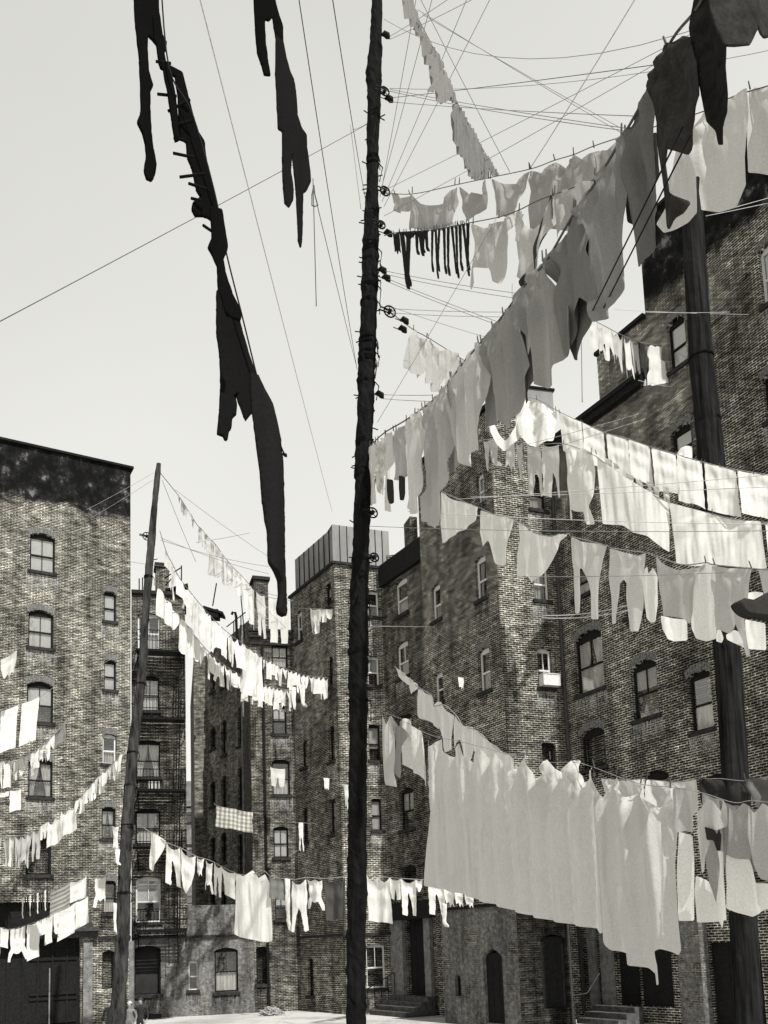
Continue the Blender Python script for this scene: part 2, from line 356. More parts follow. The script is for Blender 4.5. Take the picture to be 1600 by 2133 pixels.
def window(bld, pl, h, style='', label=None):
    """style letters: w white frame, m muntin, b blind half, B blind full, c parted curtains, C full curtain, h half curtain below, o open dark, n no sill, l brick arch, x boarded door"""
    sa, sb, za, zb, rise = h['sa'], h['sb'], h['za'], h['zb'], h['rise']; D = .13; w = sb - sa; H = zb - za
    fm = MT['wood_white'] if 'w' in style else MT['wood_dark']
    t = min(.065, w * .11)
    f = MB(); head = rise + .07
    f.pbox(pl, sa, sb, zb - head, zb, -D - .05, -D); f.pbox(pl, sa, sb, za, za + t, -D - .05, -D + .01)
    f.pbox(pl, sa, sa + t, za + t, zb - head, -D - .05, -D); f.pbox(pl, sb - t, sb, za + t, zb - head, -D - .05, -D)
    zm = za + (H - head) * .5
    if 'x' in style:
        f = MB(); f.pbox(pl, sa, sb, za, zb - rise * .5, -D - .05, -D)
        for k in range(1, 3): f.pbox(pl, sa + w * k / 3 - .01, sa + w * k / 3 + .01, za + .1, zb - rise - .1, -D, -D + .012)
        f.pbox(pl, sa + .05, sb - .05, za + H * .4, za + H * .43, -D, -D + .018)
        return f.build('door' if 'D' in style else 'shutter', MT['wood_dark'], bld)
    if 'o' not in style or 'r' in style: f.pbox(pl, sa + t, sb - t, zm - .03, zm + .03, -D - .045, -D + .006)
    if 'm' in style: f.pbox(pl, (sa + sb) / 2 - .014, (sa + sb) / 2 + .014, zm + .03, zb - head, -D - .04, -D - .003)
    if 'M' in style: f.pbox(pl, (sa + sb) / 2 - .014, (sa + sb) / 2 + .014, za + t, zm - .03, -D - .04, -D - .003)
    fo = f.build('window', fm, bld, label=label)
    if 'o' not in style:
        p = MB(); d = -D - .03
        for (a, b) in ((za + t, zm - .03), (zm + .03, zb - head)):
            p.face([pl.pt(sa + t, a, d), pl.pt(sb - t, a, d), pl.pt(sb - t, b, d), pl.pt(sa + t, b, d)])
        p.build('pane', MT['glass'], fo)
    c0, c1 = sa + t, sb - t; zt = zb - head
    if 'B' in style:
        m = MB(); m.pbox(pl, c0, c1, za + t, zt, -D - .075, -D - .07); m.build('blind', MT['blind'], fo)
    elif 'b' in style:
        k = random.uniform(.35, .62); m = MB(); m.pbox(pl, c0, c1, zt - (zt - za) * k, zt, -D - .075, -D - .07); m.build('blind', MT['blind'], fo)
    if 'h' in style:
        m = MB(); drape(m, pl, c0, c1, za + t, zm, -D - .1, 6); m.build('curtain', MT['curtain'], fo, smooth=True)
    if 'C' in style:
        m = MB(); drape(m, pl, c0, c1, za + t, zt, -D - .11, 6); m.build('curtain', MT['curtain'], fo, smooth=True)
    if 'c' in style:
        for sd in (-1, 1):
            m = MB(); mid = (c0 + c1) / 2
            a, b = (c0, mid - .03) if sd < 0 else (mid + .03, c1)
            drape(m, pl, a, b, za + t, zt, -D - .11, 3, .55, side=sd); m.build('curtain', MT['curtain'], fo, smooth=True)
    if 'n' not in style:
        s = MB(); s.pbox(pl, sa - .09, sb + .09, za - .13, za - .001, -.1, .09); s.build('sill', MT['sill'], fo)
    if 'n' not in style and w > .35:
        rr = random.random()
        s = MB(); s.face([pl.pt(sa - .12, za - 1.1, .005), pl.pt(sb + .12, za - 1.1, .005), pl.pt(sb + .12, za - .131, .005), pl.pt(sa - .12, za - .131, .005)], [(sa, -1.0), (sb + .24, -1.0), (sb + .24, 0), (sa, 0)])
        s.build('water_stain', MT['stain_pale'] if rr < .45 else MT['stain_dark'], fo)
    if 'l' in style:
        a = MB(); n = 9
        for k in range(n):
            u0, u1 = k / n, (k + .86) / n
            def q(u, e):
                return (sa - .03 + (w + .06) * u, zb - rise + rise * (1 - (2 * u - 1) ** 2) + .012 + e)
            c = [q(u0, 0), q(u1, 0), (q(u1, .24)[0] + (u1 - .5) * .14, q(u1, .24)[1]), (q(u0, .24)[0] + (u0 - .5) * .14, q(u0, .24)[1])]
            a.face([pl.pt(x, z, .012) for x, z in c], c)
            for i in range(4):
                x0, x1 = c[i], c[(i + 1) % 4]; a.face([pl.pt(x0[0], x0[1], -.01), pl.pt(x1[0], x1[1], -.01), pl.pt(x1[0], x1[1], .012), pl.pt(x0[0], x0[1], .012)])
        a.build('lintel', MT['arch'], fo)
    return fo
MT['arch'] = simple('pale_mortared_arch_brick', .13, .9, .9, 22, spec=.04)

def inset_chain(pts, dist):
    """offset an open plan polyline away from the camera side"""
    outp = []; m = len(pts)
    for i in range(m):
        ns = []
        for a, b in ((i - 1, i), (i, i + 1)):
            if a < 0 or b >= m: continue
            d = (pts[b] - pts[a]).normalized(); n = Vector((-d.y, d.x))
            ns.append(n)
        if len(ns) == 2:
            nn = (ns[0] + ns[1]); k = dist / max(.35, (nn.length_squared / 2)) ; outp.append(pts[i] + nn * k * .5 * 2 / 1 * .5 if False else pts[i] + nn.normalized() * dist / max(.35, nn.normalized().dot(ns[0])))
        else: outp.append(pts[i] + ns[0] * dist)
    return outp
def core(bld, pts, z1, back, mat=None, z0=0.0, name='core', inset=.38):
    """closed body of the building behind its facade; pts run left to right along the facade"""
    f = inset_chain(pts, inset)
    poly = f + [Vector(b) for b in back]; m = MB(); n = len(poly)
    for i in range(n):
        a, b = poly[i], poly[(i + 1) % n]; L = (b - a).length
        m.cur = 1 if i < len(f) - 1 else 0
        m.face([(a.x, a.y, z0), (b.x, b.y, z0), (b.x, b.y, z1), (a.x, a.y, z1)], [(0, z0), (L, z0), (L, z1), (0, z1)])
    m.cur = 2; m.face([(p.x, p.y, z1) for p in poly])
    return m.build(name, [mat or MT['core'], MT['room_dark'], MT['roof']], bld)
def close_slab(mb, pl, s0, s1, z0, z1, t=.38, left=True, right=True, top=True):
    if left: mb.face([pl.pt(s0, z0), pl.pt(s0, z0, -t), pl.pt(s0, z1, -t), pl.pt(s0, z1)], [(0, z0), (t, z0), (t, z1), (0, z1)])
    if right: mb.face([pl.pt(s1, z0), pl.pt(s1, z0, -t), pl.pt(s1, z1, -t), pl.pt(s1, z1)], [(0, z0), (t, z0), (t, z1), (0, z1)])
    if top:
        mb.face([pl.pt(s0, z1), pl.pt(s1, z1), pl.pt(s1, z1, -t), pl.pt(s0, z1, -t)])
        mb.face([pl.pt(s0, z0, -t), pl.pt(s1, z0, -t), pl.pt(s1, z1, -t), pl.pt(s0, z1, -t)])
def v2(p): return Vector((p[0], p[1]))

MT['step'] = simple('worn_dark_stone', .07, .9, .6, 6, spec=.04, bump=.4)
# ================================================================== ground
m, n, b = newmat('worn_concrete'); tc = N(n, 'ShaderNodeTexCoord')
a = N(n, 'ShaderNodeTexNoise', Scale=.35, Detail=9.0, Roughness=.65); n.links.new(tc.outputs['Object'], a.inputs[0])
a2 = N(n, 'ShaderNodeTexNoise', Scale=9.0, Detail=5.0); n.links.new(tc.outputs['Object'], a2.inputs[0])
n.links.new(mixc(n, 1.0, ramp(n, a.outputs[0], [(.32, .22), (.55, .46)]), ramp(n, a2.outputs[0], [(.3, .85), (.7, 1.1)]), 'MULTIPLY'), b.inputs['Base Color'])
b.inputs['Roughness'].default_value = .9
gm = MB(); K = 600
for i in range(-6, 6):
    for j in range(-6, 6):
        gm.face([(i * 100, j * 100, 0), (i * 100 + 100, j * 100, 0), (i * 100 + 100, j * 100 + 100, 0), (i * 100, j * 100 + 100, 0)])
o = gm.build('ground', m, loc=(0, 0, 0)); o['kind'] = 'structure'

# ================================================================== A left tenement
PA = plane_px(136, 1500, 36.5, 4200)
sR, _ = PA.hit(272, 1500); sL, _ = PA.hit(-330, 1500); _, zT = PA.hit(270, 977); _, zTar = PA.hit(135, 1058)
MT['brickA'] = brick('sooty_brick_pale_mortar', .03, .15, .55, 1.0, .5, .3, tar=zTar)
A = thing('brick_tenement', 'tall brick tenement at the far left with a black tarred parapet', 'building', PA.pt((sR + sL) / 2, 0))
wa = [(62.5, 115, 1111, 1191, 'mMbBl'), (59, 111, 1271, 1349, 'mMBl'), (56, 111, 1420, 1505, 'mbl'), (59, 110, 1579, 1660, 'mcl'), (54, 107, 1745, 1822, 'ol'),
      (217, 242, 1232, 1294, 'Bl'), (217, 242, 1374, 1437, 'Bl'), (214, 242, 1529, 1591, 'whl'), (212, 241, 1681, 1747, 'cl'), (215, 242, 1834, 1902, 'hl'),
      (213, 240, 1980, 2060, 'on')]
for dx in (-150, -300):
    for (yt, yb) in ((1060, 1150), (1225, 1315), (1390, 1480), (1560, 1650)): wa.append((62 + dx, 117 + dx, yt, yb, 'mbl'))
hs = []
for w in wa:
    h = hole_px(PA, *w[:4], arch=.16); hs.append(h)
# wooden gate below
gl, gr = PA.hit(-120, 2000)[0], PA.hit(168, 2000)[0]; _, gz = PA.hit(60, 1880)
hs.append(dict(sa=gl, sb=gr, za=0.0, zb=gz, rise=0, depth=.3))
mb = MB(); wall_front(mb, PA, [(sL, sR, 0, zT)], hs); close_slab(mb, PA, sL, sR, 0, zT); mb.build('wall', MT['brickA'], A)
for w, h in zip(wa, hs): window(A, PA, h, w[4])
core(A, [v2(PA.pt(sL, 0)), v2(PA.pt(sR, 0))], zT - .5, [v2(PA.pt(sR, 0, -9)), v2(PA.pt(sL, 0, -9))])
cp = MB(); cp.pbox(PA, sL, sR + .12, zT + .002, zT + .1, -.5, .12); cp.build('coping', MT['roof'], A)
# ground floor gate: double doors, post, canopy
gd = MB(); z = gz - .02; W_ = gr - gl
gd.pbox(PA, gl, gr, 0, z, -.34, -.28)
for x in range(9):
    s0 = gl + W_ * x / 9; gd.pbox(PA, s0 + .05, s0 + .12, .1, z - .1, -.28, -.23)
for zz in (.15, 1.05, 1.25, 2.6, 2.95): gd.pbox(PA, gl + W_ * .62, gr - .1, zz, zz + .09, -.28, -.215)
go = gd.build('gate', MT['wood_dark'], A)
hb = MB(); hb.pbox(PA, gl + W_ * .80, gl + W_ * .84, 1.25, 1.3, -.22, -.16); hb.build('handle', MT['iron'], go)
mb = MB(); s0 = PA.hit(172, 2050)[0]; s1 = PA.hit(191, 2050)[0]; _, z1 = PA.hit(180, 1962); mb.pbox(PA, s0, s1, 0, z1, .003, .16); mb.build('pilaster', MT['stone'], A)
mb = MB(); s0 = PA.hit(103, 2080)[0]; mb.pbox(PA, s0, s0 + .05, .1, 2.3, -.21, -.15); mb.build('door_edge', MT['stone'], A)
mb = MB(); s0 = PA.hit(-120, 1950)[0]; s1 = PA.hit(203, 1950)[0]; _, z1 = PA.hit(180, 1940)
mb.pbox(PA, s0, s1, z1, z1 + .1, .003, .55); mb.pbox(PA, s0, s1, z1 - .25, z1 - .002, .003, .18); mb.build('canopy', MT['wood_grey'], A)
mb = MB(); s2 = PA.hit(155, 1940)[0]; s3 = PA.hit(192, 1940)[0]
a_, b_, c_ = PA.pt(s2, z1 + .1, .45), PA.pt(s3, z1 + .1, .45), PA.pt(s2 + .45, z1 + .85, .3)
a2_, b2_, c2_ = PA.pt(s2, z1 + .1, .1), PA.pt(s3, z1 + .1, .1), PA.pt(s2 + .45, z1 + .85, .1)
for q in ([a_, b_, c_], [a2_, c2_, b2_], [a_, c_, c2_, a2_], [c_, b_, b2_, c2_]): mb.face(q)
mb.build('gable_board', MT['wood_grey'], A)
mb = MB(); _, z1 = PA.hit(230, 1957); mb.pbox(PA, PA.hit(204, 1957)[0], sR, z1, z1 + .12, .003, .07); mb.build('string_course', MT['sill'], A)

# ================================================================== B fire-escape tenement, D rear bay, low annex wall (one front plane)
PB = plane_px(300, 1600, 39.6, 9000)
def SB(x, y=1600): return PB.hit(x, y)[0]
MT['brickB'] = brick('grimy_brick', .022, .10, .34, 11.0, .65, .25)
MT['brickLow'] = brick('crumbling_plaster_over_brick', .04, .16, .34, 17.0, .6, .3, plaster=.6)
Bt = thing('brick_tenement', 'brick tenement carrying the iron fire escape, left of the sky gap', 'building', PB.pt(SB(330), 0))
zBt = PB.hit(340, 1240)[1]; s0, s1 = SB(274), SB(388)
wb = [(287, 333, 1277, 1352, 'wmh'), (293, 332, 1408, 1480, 'mC'), (283, 334, 1541, 1619, 'rmc'), (282, 334, 1684, 1758, 'mhC'), (283, 335, 1826, 1921, 'wmb'), (279, 335, 1970, 2072, 'o')]
hs = [hole_px(PB, *w[:4], arch=.12) for w in wb]
zLow = PB.hit(450, 1950)[1]
mb = MB(); wall_front(mb, PB, [(s0, s1, zLow, zBt)], hs[:5]); close_slab(mb, PB, s0, s1, zLow, zBt)
mb.build('wall', MT['brickB'], Bt)
mb = MB(); h5 = hs[5]; wall_front(mb, PB, [(s0, s1, 0, zLow)], [h5]); close_slab(mb, PB, s0, s1, 0, zLow, top=False); mb.build('plinth_wall', MT['brickLow'], Bt)
for w, h in zip(wb, hs): window(Bt, PB, h, w[4])
mb = MB(); mb.pbox(PB, s0, s1, zBt + .002, zBt + .16, -.5, .12); mb.build('coping', MT['sill'], Bt)
core(Bt, [v2(PB.pt(s0, 0)), v2(PB.pt(s1, 0))], zBt - .3, [v2(PB.pt(s1, 0, -4.2)), v2(PB.pt(s0, 0, -4.2))])
mb = MB(); mb.pbox(PB, s0, s1, zLow - .06, zLow + .06, .003, .1); mb.build('string_course', MT['sill'], Bt)
An = thing('low_annex', 'low plastered yard building beneath the sky gap with small arched windows', 'building', PB.pt(SB(450), 0))
zAn = PB.hit(450, 1885)[1]; s0, s1 = SB(388) + .002, SB(523)
wn = [(393, 412, 2001, 2062, 'w'), (447, 496, 1974, 2066, 'rmh')]
hn = [hole_px(PB, *w[:4], arch=.12) for w in wn]
mb = MB(); wall_front(mb, PB, [(s0, s1, 0, zAn)], hn); close_slab(mb, PB, s0, s1, 0, zAn); mb.build('wall', MT['brickLow'], An)
for w, h in zip(wn, hn): window(An, PB, h, w[4])
core(An, [v2(PB.pt(s0, 0)), v2(PB.pt(s1, 0))], zAn - .05, [v2(PB.pt(s1, 0, -4)), v2(PB.pt(s0, 0, -4))])
mb = MB(); mb.pbox(PB, s0, s1, zLow - .06, zLow + .06, .003, .1); mb.build('string_course', MT['sill'], An)
Dt = thing('brick_tenement', 'narrow soot-dark brick tenement bay in the shaded inner corner of the yard', 'building', PB.pt(SB(565), 0))
zDt = PB.hit(570, 1318)[1]; s0, s1 = SB(523) + .004, SB(616)
wd = [(566, 599, 1339, 1391, 'mC'), (568, 597, 1468, 1529, 'mb'), (567, 604, 1582, 1656, 'rh'), (570, 601, 1722, 1786, 'mMB'), (573, 600, 1862, 1915, 'mb'), (534, 559, 1972, 2050, 'o')]
hd = [hole_px(PB, *w[:4], arch=.12) for w in wd]
mb = MB(); wall_front(mb, PB, [(s0, s1, 0, zDt)], hd); close_slab(mb, PB, s0, s1, 0, zDt)
MT['brickD'] = brick('soot_black_brick', .03, .10, .32, 23.0, .6, .25); mb.build('wall', MT['brickD'], Dt)
for w, h in zip(wd, hd): window(Dt, PB, h, w[4])
core(Dt, [v2(PB.pt(s0, 0)), v2(PB.pt(s1, 0))], zDt - .3, [v2(PB.pt(s1, 0, -3.6)), v2(PB.pt(s0, 0, -3.6))])
for k in range(4):
    if k % 2 == 0:
        mb = MB(); mb.pbox(PB, s0, s1, zDt - .62 + k * .16, zDt - .52 + k * .16, .003, .10 + .03 * k); mb.build('cornice_band', MT['sill'], Dt)
mb = MB(); mb.pbox(PB, s0, s1, zDt + .002, zDt + .12, -.4, .16); mb.build('coping', MT['sill'], Dt)
mb = MB(); mb.pbox(PB, SB(548), SB(553), 0, zDt - .7, .003, .09); mb.build('drainpipe', MT['iron'], Dt)

# ================================================================== C building beyond with narrow windows
PC = plane_px(444, 1600, 50, -350)
MT['brickC'] = brick('weathered_grey_brick', .09, .2, .28, 31.0, .45, .25, soot_scale=.6)
Ct = thing('brick_tenement', 'weathered tenement seen edge-on behind the low annex with three columns of slit windows', 'building', PC.pt(0, 0))
s0, s1 = PC.hit(430, 1600)[0], PC.hit(526, 1600)[0]; zC = PC.hit(460, 1340)[1]
wc = []
for (xa, xb, rows) in ((438, 449, ((1400, 1440), (1515, 1560), (1628, 1678), (1743, 1794), (1860, 1905))), (461, 472, ((1385, 1430), (1500, 1572), (1616, 1690), (1734, 1797), (1855, 1905))), (495, 508, ((1345, 1420), (1470, 1552), (1598, 1684), (1737, 1815), (1870, 1925)))):
    for i, (yt, yb) in enumerate(rows): wc.append((xa, xb, yt, yb, 'h' if (i + xa) % 3 == 0 else ('o' if i % 2 else '')))
hc = [hole_px(PC, *w[:4], arch=.14) for w in wc]
mb = MB(); wall_front(mb, PC, [(s0, s1, 0, zC)], hc); close_slab(mb, PC, s0, s1, 0, zC); mb.build('wall', MT['brickC'], Ct)
for w, h in zip(wc, hc): window(Ct, PC, h, w[4])
cA = PC.pt(s0, 0); PC2 = Plane((cA.x, cA.y), horiz_dir(9000)); t0 = PC2.hit(405, 1600)[0]
MT['plaster'] = simple('grey_cement_render', .15, .9, .35, 1.5, bump=.3)
mb = MB(); wall_front(mb, PC2, [(t0, 0, 0, zC)], []); close_slab(mb, PC2, t0, 0, 0, zC, right=False); mb.build('side_wall', brick('pale_weathered_brick', .12, .24, .3, 37.0, .4, .3), Ct)
core(Ct, [v2(PC2.pt(t0, 0)), v2(PC.pt(s0, 0)), v2(PC.pt(s1, 0))], zC - .3, [v2(PC.pt(s1, 0)) + Vector((3, 6)), v2(PC2.pt(t0, 0, -10))])
mb = MB(); q0, q1 = PC.hit(509, 1650)[0], PC.hit(512, 1650)[0]; mb.pbox(PC, q0, q1, 0, zC, .003, .12); mb.build('drainpipe', MT['stone'], Ct)

# ================================================================== T tower + E recess
PT1 = plane_px(705, 1500, 37.5, -350); cT = PT1.pt(0, 0)
PT2 = Plane((cT.x, cT.y), horiz_dir(6000)); sT2 = PT2.hit(800, 1400)[0]; cE = PT2.pt(sT2, 0)
PE = Plane((cE.x, cE.y), horiz_dir(-350)); sE = PE.hit(897, 1400)[0]; cF = PE.pt(sE, 0)
zTt = PT1.hit(700, 1172)[1]; sT1 = PT1.hit(609, 1450)[0]
MT['brickT'] = brick('stained_brick', .028, .13, .55, 41.0, .55, .55, row=.078, wide=.235, msize=.0145)
MT['brickE'] = brick('darker_stained_brick', .02, .09, .36, 47.0, .6, .5, soot_scale=.5, row=.078, wide=.235, msize=.0145)  # recess wall in a darker tone of the tower brick
T = thing('brick_tenement', 'brick tenement behind the tall black pole with a stepped corner and corrugated rooftop', 'building', PT1.pt(0, 0))
zLT = PT1.hit(660, 1950)[1]
w1 = [(677, 690, 1216, 1265, 'b'), (682, 694, 1368, 1431, 'h'), (684, 697, 1512, 1586, 'o'), (686, 699, 1662, 1737, 'c'), (616, 630, 1273, 1336, 'wm'), (624, 634, 1400, 1455, ''), (627, 639, 1541, 1598, 'h'), (629, 641, 1682, 1755, 'o'), (641, 653, 1996, 2074, 'o')]
h1 = [hole_px(PT1, *w[:4], arch=.15) for w in w1]
mb = MB(); wall_front(mb, PT1, [(sT1, 0, 0, zTt)], h1); close_slab(mb, PT1, sT1, 0, 0, zTt, right=False); mb.build('wall', MT['brickT'], T)
for w, h in zip(w1, h1): window(T, PT1, h, w[4])
w2 = [(765, 789, 1230, 1284, 'wh'), (767, 790, 1367, 1427, 'wb'), (769, 793, 1509, 1584, 'b'), (775, 796, 1663, 1729, 'B'), (764, 803, 1966, 2058, 'wm')]
h2 = [hole_px(PT2, *w[:4], arch=.1) for w in w2]
mb = MB(); wall_front(mb, PT2, [(0, sT2, 0, zTt)], h2); close_slab(mb, PT2, 0, sT2, 0, zTt, left=False, right=False); mb.build('wall', MT['brickT'], T)
for w, h in zip(w2, h2): window(T, PT2, h, w[4])
w3 = [(823, 849, 1205, 1280, 'wh'), (826, 851, 1336, 1411, 'wmh'), (830, 858, 1486, 1560, 'mC'), (833, 862, 1640, 1727, 'mb'), (838, 868, 1801, 1868, 'o'), (850, 890, 1905, 2085, 'x')]
h3 = [hole_px(PE, *w[:4], arch=.14) for w in w3]; h3[5]['za'] = .7; h3[5]['rise'] = 0
mb = MB(); wall_front(mb, PE, [(0, sE, 0, zTt)], h3); close_slab(mb, PE, 0, sE, 0, zTt, left=False); mb.build('wall', MT['brickE'], T)
for w, h in zip(w3, h3): window(T, PE, h, w[4] + ('nD' if 'x' in w[4] else ''))
core(T, [v2(PT1.pt(sT1, 0)), v2(PT1.pt(0, 0)), v2(PT2.pt(sT2, 0)), v2(PE.pt(sE, 0))], zTt - .3, [v2(PE.pt(sE, 0)) + Vector((3.5, 7)), v2(PT1.pt(sT1, 0)) + Vector((3, 6))])
for pl, a, b in ((PT1, sT1, .09), (PT2, -.09, sT2 - .1), (PE, .1, sE)):
    mb = MB(); mb.pbox(pl, a, b, zTt + .002, zTt + .12, -.4, .12); mb.build('coping', MT['sill'], T)
mb = MB(); mb.pbox(PE, .15, sE, zTt - .9, zTt - .001, .003, .2); mb.build('cornice', MT['wood_dark'], T)
for pl, a, b in ((PT1, sT1, .1), (PT2, -.1, sT2)):
    mb = MB(); mb.pbox(pl, a, b, zLT - .07, zLT + .05, .003, .1); mb.build('string_course', MT['sill'], T)
# stone door case and steps
for (xa, xb) in ((821, 846), (891, 904)):
    mb = MB(); a = PE.hit(xa, 2000)[0]; b2 = PE.hit(xb, 2000)[0]; mb.pbox(PE, a, b2, .3, PE.hit(870, 1900)[1], .003, .16); mb.build('pilaster', MT['stone'], T)
mb = MB(); a = PE.hit(812, 1900)[0]; mb.pbox(PE, a, sE, PE.hit(860, 1915)[1], PE.hit(860, 1880)[1], .003, .5); mb.build('door_hood', MT['wood_dark'], T)
st = thing('stone_steps', 'low stone steps rising to the dark doorway right of the tall black pole', 'steps', PE.pt(1.6, 0, .9))
for k in range(4):
    mb = MB(); mb.pbox(PE, .35, sE - .35, 0, .18 * (4 - k) - .002, .20 + k * .32, .20 + (k + 1) * .32 - .001); mb.build('step', MT['step'], st)
mb = MB()
for k in range(5):
    q = PE.pt(.3, .18 * max(0, 4 - k * .9), .22 + k * .32); mb.tube([q, q + Vector((0, 0, .9))], .016)
mb.tube([PE.pt(.3, 1.62, .22), PE.pt(.3, 1.0, 1.55)], .02); mb.build('handrail', MT['iron'], st)
# corrugated rooftop
MT['tin'] = simple('dull_sheet_metal', .2, .65, .3, 1.2, stretch=.4)
rs = thing('rooftop_shed', 'barrel-roofed sheet metal rooftop shed above the brick tower behind the pole', 'rooftop shed', PT1.pt(-1, zTt, -1.2))
def tin_face(pl, sa, sb, zb, zf, off, name, rs=rs):
    mb = MB(); nseg = 14
    for i in range(nseg):
        a = sa + (sb - sa) * i / nseg; b = sa + (sb - sa) * (i + 1) / nseg; za_, zb_ = zf(i / nseg), zf((i + 1) / nseg)
        mb.face([pl.pt(a, zb, off), pl.pt(b, zb, off), pl.pt(b, zb_, off), pl.pt(a, za_, off)])
        mb.face([pl.pt(a, za_, off), pl.pt(b, zb_, off), pl.pt(b, zb_, off - 2.4), pl.pt(a, za_, off - 2.4)])
    mb.build(name, MT['tin'], rs)
    mb = MB()
    for i in range(1, 8):
        u = i / 8; a = sa + (sb - sa) * u; mb.pbox(pl, a - .009, a + .009, zb, zf(u) - .02, off, off + .05)
    mb.build('seam', MT['wood_dark'], rs)
zr0, zr1 = PT1.hit(609, 1160)[1], PT1.hit(700, 1080)[1]
tin_face(PT1, sT1 + .1, -.3, zTt + .12, lambda u: zr0 + (zr1 - zr0) * (1 - (1 - u) ** 2.0) * 1.0, -.25, 'sheet_wall')
zr2 = PT2.hit(815, 1102)[1]
tin_face(PT2, .05, sT2 + .55, zTt + .12, lambda u: zr1 + (zr2 - zr1) * u, -.26, 'sheet_wall')
ck = thing('brick_parapet', 'stub of brick parapet right of the sheet metal rooftop shed', 'parapet', PE.pt(.6, zTt, -1))
q = P(840, 1150, 38.6); mb = MB(); mb.box((q.x - .75, q.y, zTt - .2), (1.4, -.2, 0), (.1, .8, 0), (0, 0, PE.hit(840, 1118)[1] - zTt + .3)); mb.build('wall', MT['brickT'], ck)

# ================================================================== F corner tower
PF1 = Plane((cF.x, cF.y), horiz_dir(-350)); cF0 = PF1.pt(0, 0, .25); PF1 = Plane((cF0.x, cF0.y), horiz_dir(-350))
sF1 = PF1.hit(1045, 1350)[0]; c2 = PF1.pt(sF1, 0); PF2 = Plane((c2.x, c2.y), horiz_dir(6000)); sF2 = PF2.hit(1168, 1350)[0]
zF = PF1.hit(1033, 838)[1]
MT['brickF'] = brick('brick_with_bright_mortar', .02, .10, .52, 53.0, .5, .22, row=.078, wide=.235, msize=.0145)
F = thing('brick_tenement', 'sunlit brick corner tower with the white box on its sill, right of the tall pole', 'building', PF1.pt(sF1, 0))
w1 = [(993, 1008, 985, 1052, 'wB'), (990, 1013, 1158, 1248, 'wcl'), (997, 1021, 1349, 1440, 'whl'), (899, 918, 1217, 1292, 'wh'), (905, 923, 1400, 1462, 'w'), (1003, 1026, 1540, 1625, '')]
h1 = [hole_px(PF1, *w[:4], arch=.16) for w in w1]
mb = MB(); wall_front(mb, PF1, [(0, sF1, 0, zF)], h1); close_slab(mb, PF1, 0, sF1, 0, zF, right=False); mb.build('wall', MT['brickF'], F)
for w, h in zip(w1, h1): window(F, PF1, h, w[4])
w2 = [(1103, 1136, 990, 1061, 'h'), (1112, 1143, 1172, 1250, 'wC'), (1121, 1150, 1350, 1432, 'wm'), (1130, 1160, 1546, 1625, '')]
h2 = [hole_px(PF2, *w[:4], arch=.14) for w in w2]
mb = MB(); wall_front(mb, PF2, [(0, sF2, 0, zF)], h2); close_slab(mb, PF2, 0, sF2, 0, zF, left=False); mb.build('wall', MT['brickF'], F)
for w, h in zip(w2, h2): window(F, PF2, h, w[4])
core(F, [v2(PF1.pt(0, 0)), v2(PF1.pt(sF1, 0)), v2(PF2.pt(sF2, 0))], zF - .3, [v2(PF2.pt(sF2, 0)) + Vector((4, 8)), v2(PF1.pt(0, 0)) + Vector((4, 9))])
for pl, a, b in ((PF1, 0, sF1 + .13), (PF2, -.13, sF2)):
    mb = MB(); mb.pbox(pl, a, b, zF + .002, zF + .14, -.4, .16); mb.build('coping', MT['wood_dark'], F)
mb = MB(); a = PF2.hit(1164, 1300)[0]; mb.tube([PF2.pt(a, .2, .14), PF2.pt(a, zF - .5, .14)], .07, 8); mb.build('drainpipe', MT['wood_grey'], F)
bx = thing('window_box', 'white wooden cool box resting on a sill of the corner tower', 'box', PF2.pt(1, h2[2]['za'], .1))
mb = MB(); sa, sb = PF2.hit(1123, 1420)[0], PF2.hit(1158, 1420)[0]; mb.pbox(PF2, sa, sb, h2[2]['za'] + .002, h2[2]['za'] + .40, .0, .32); mb.build('box_body', MT['wood_white'], bx)
mb = MB(); mb.pbox(PF2, sa - .02, sb + .02, h2[2]['za'] + .403, h2[2]['za'] + .43, -.01, .34); mb.build('lid', MT['wood_white'], bx)
q = P(1125, 850, 33.5); tk = thing('rooftop_bulkhead', 'small grey sheet metal bulkhead on the corner tower roof', 'rooftop shed', (q.x, q.y, zF - .3))
mb = MB(); mb.box((q.x - .6, q.y, zF - .3), (1.2, .3, 0), (-.2, 1.0, 0), (0, 0, P(1125, 806, 33.5).z - zF + .3)); mb.build('sheet_wall', MT['tin'], tk)
mb = MB(); mb.box((q.x - .68, q.y - .08, P(1125, 806, 33.5).z + .003), (1.36, .34, 0), (-.2, 1.15, 0), (0, 0, .08)); mb.build('roof', MT['roof'], tk)

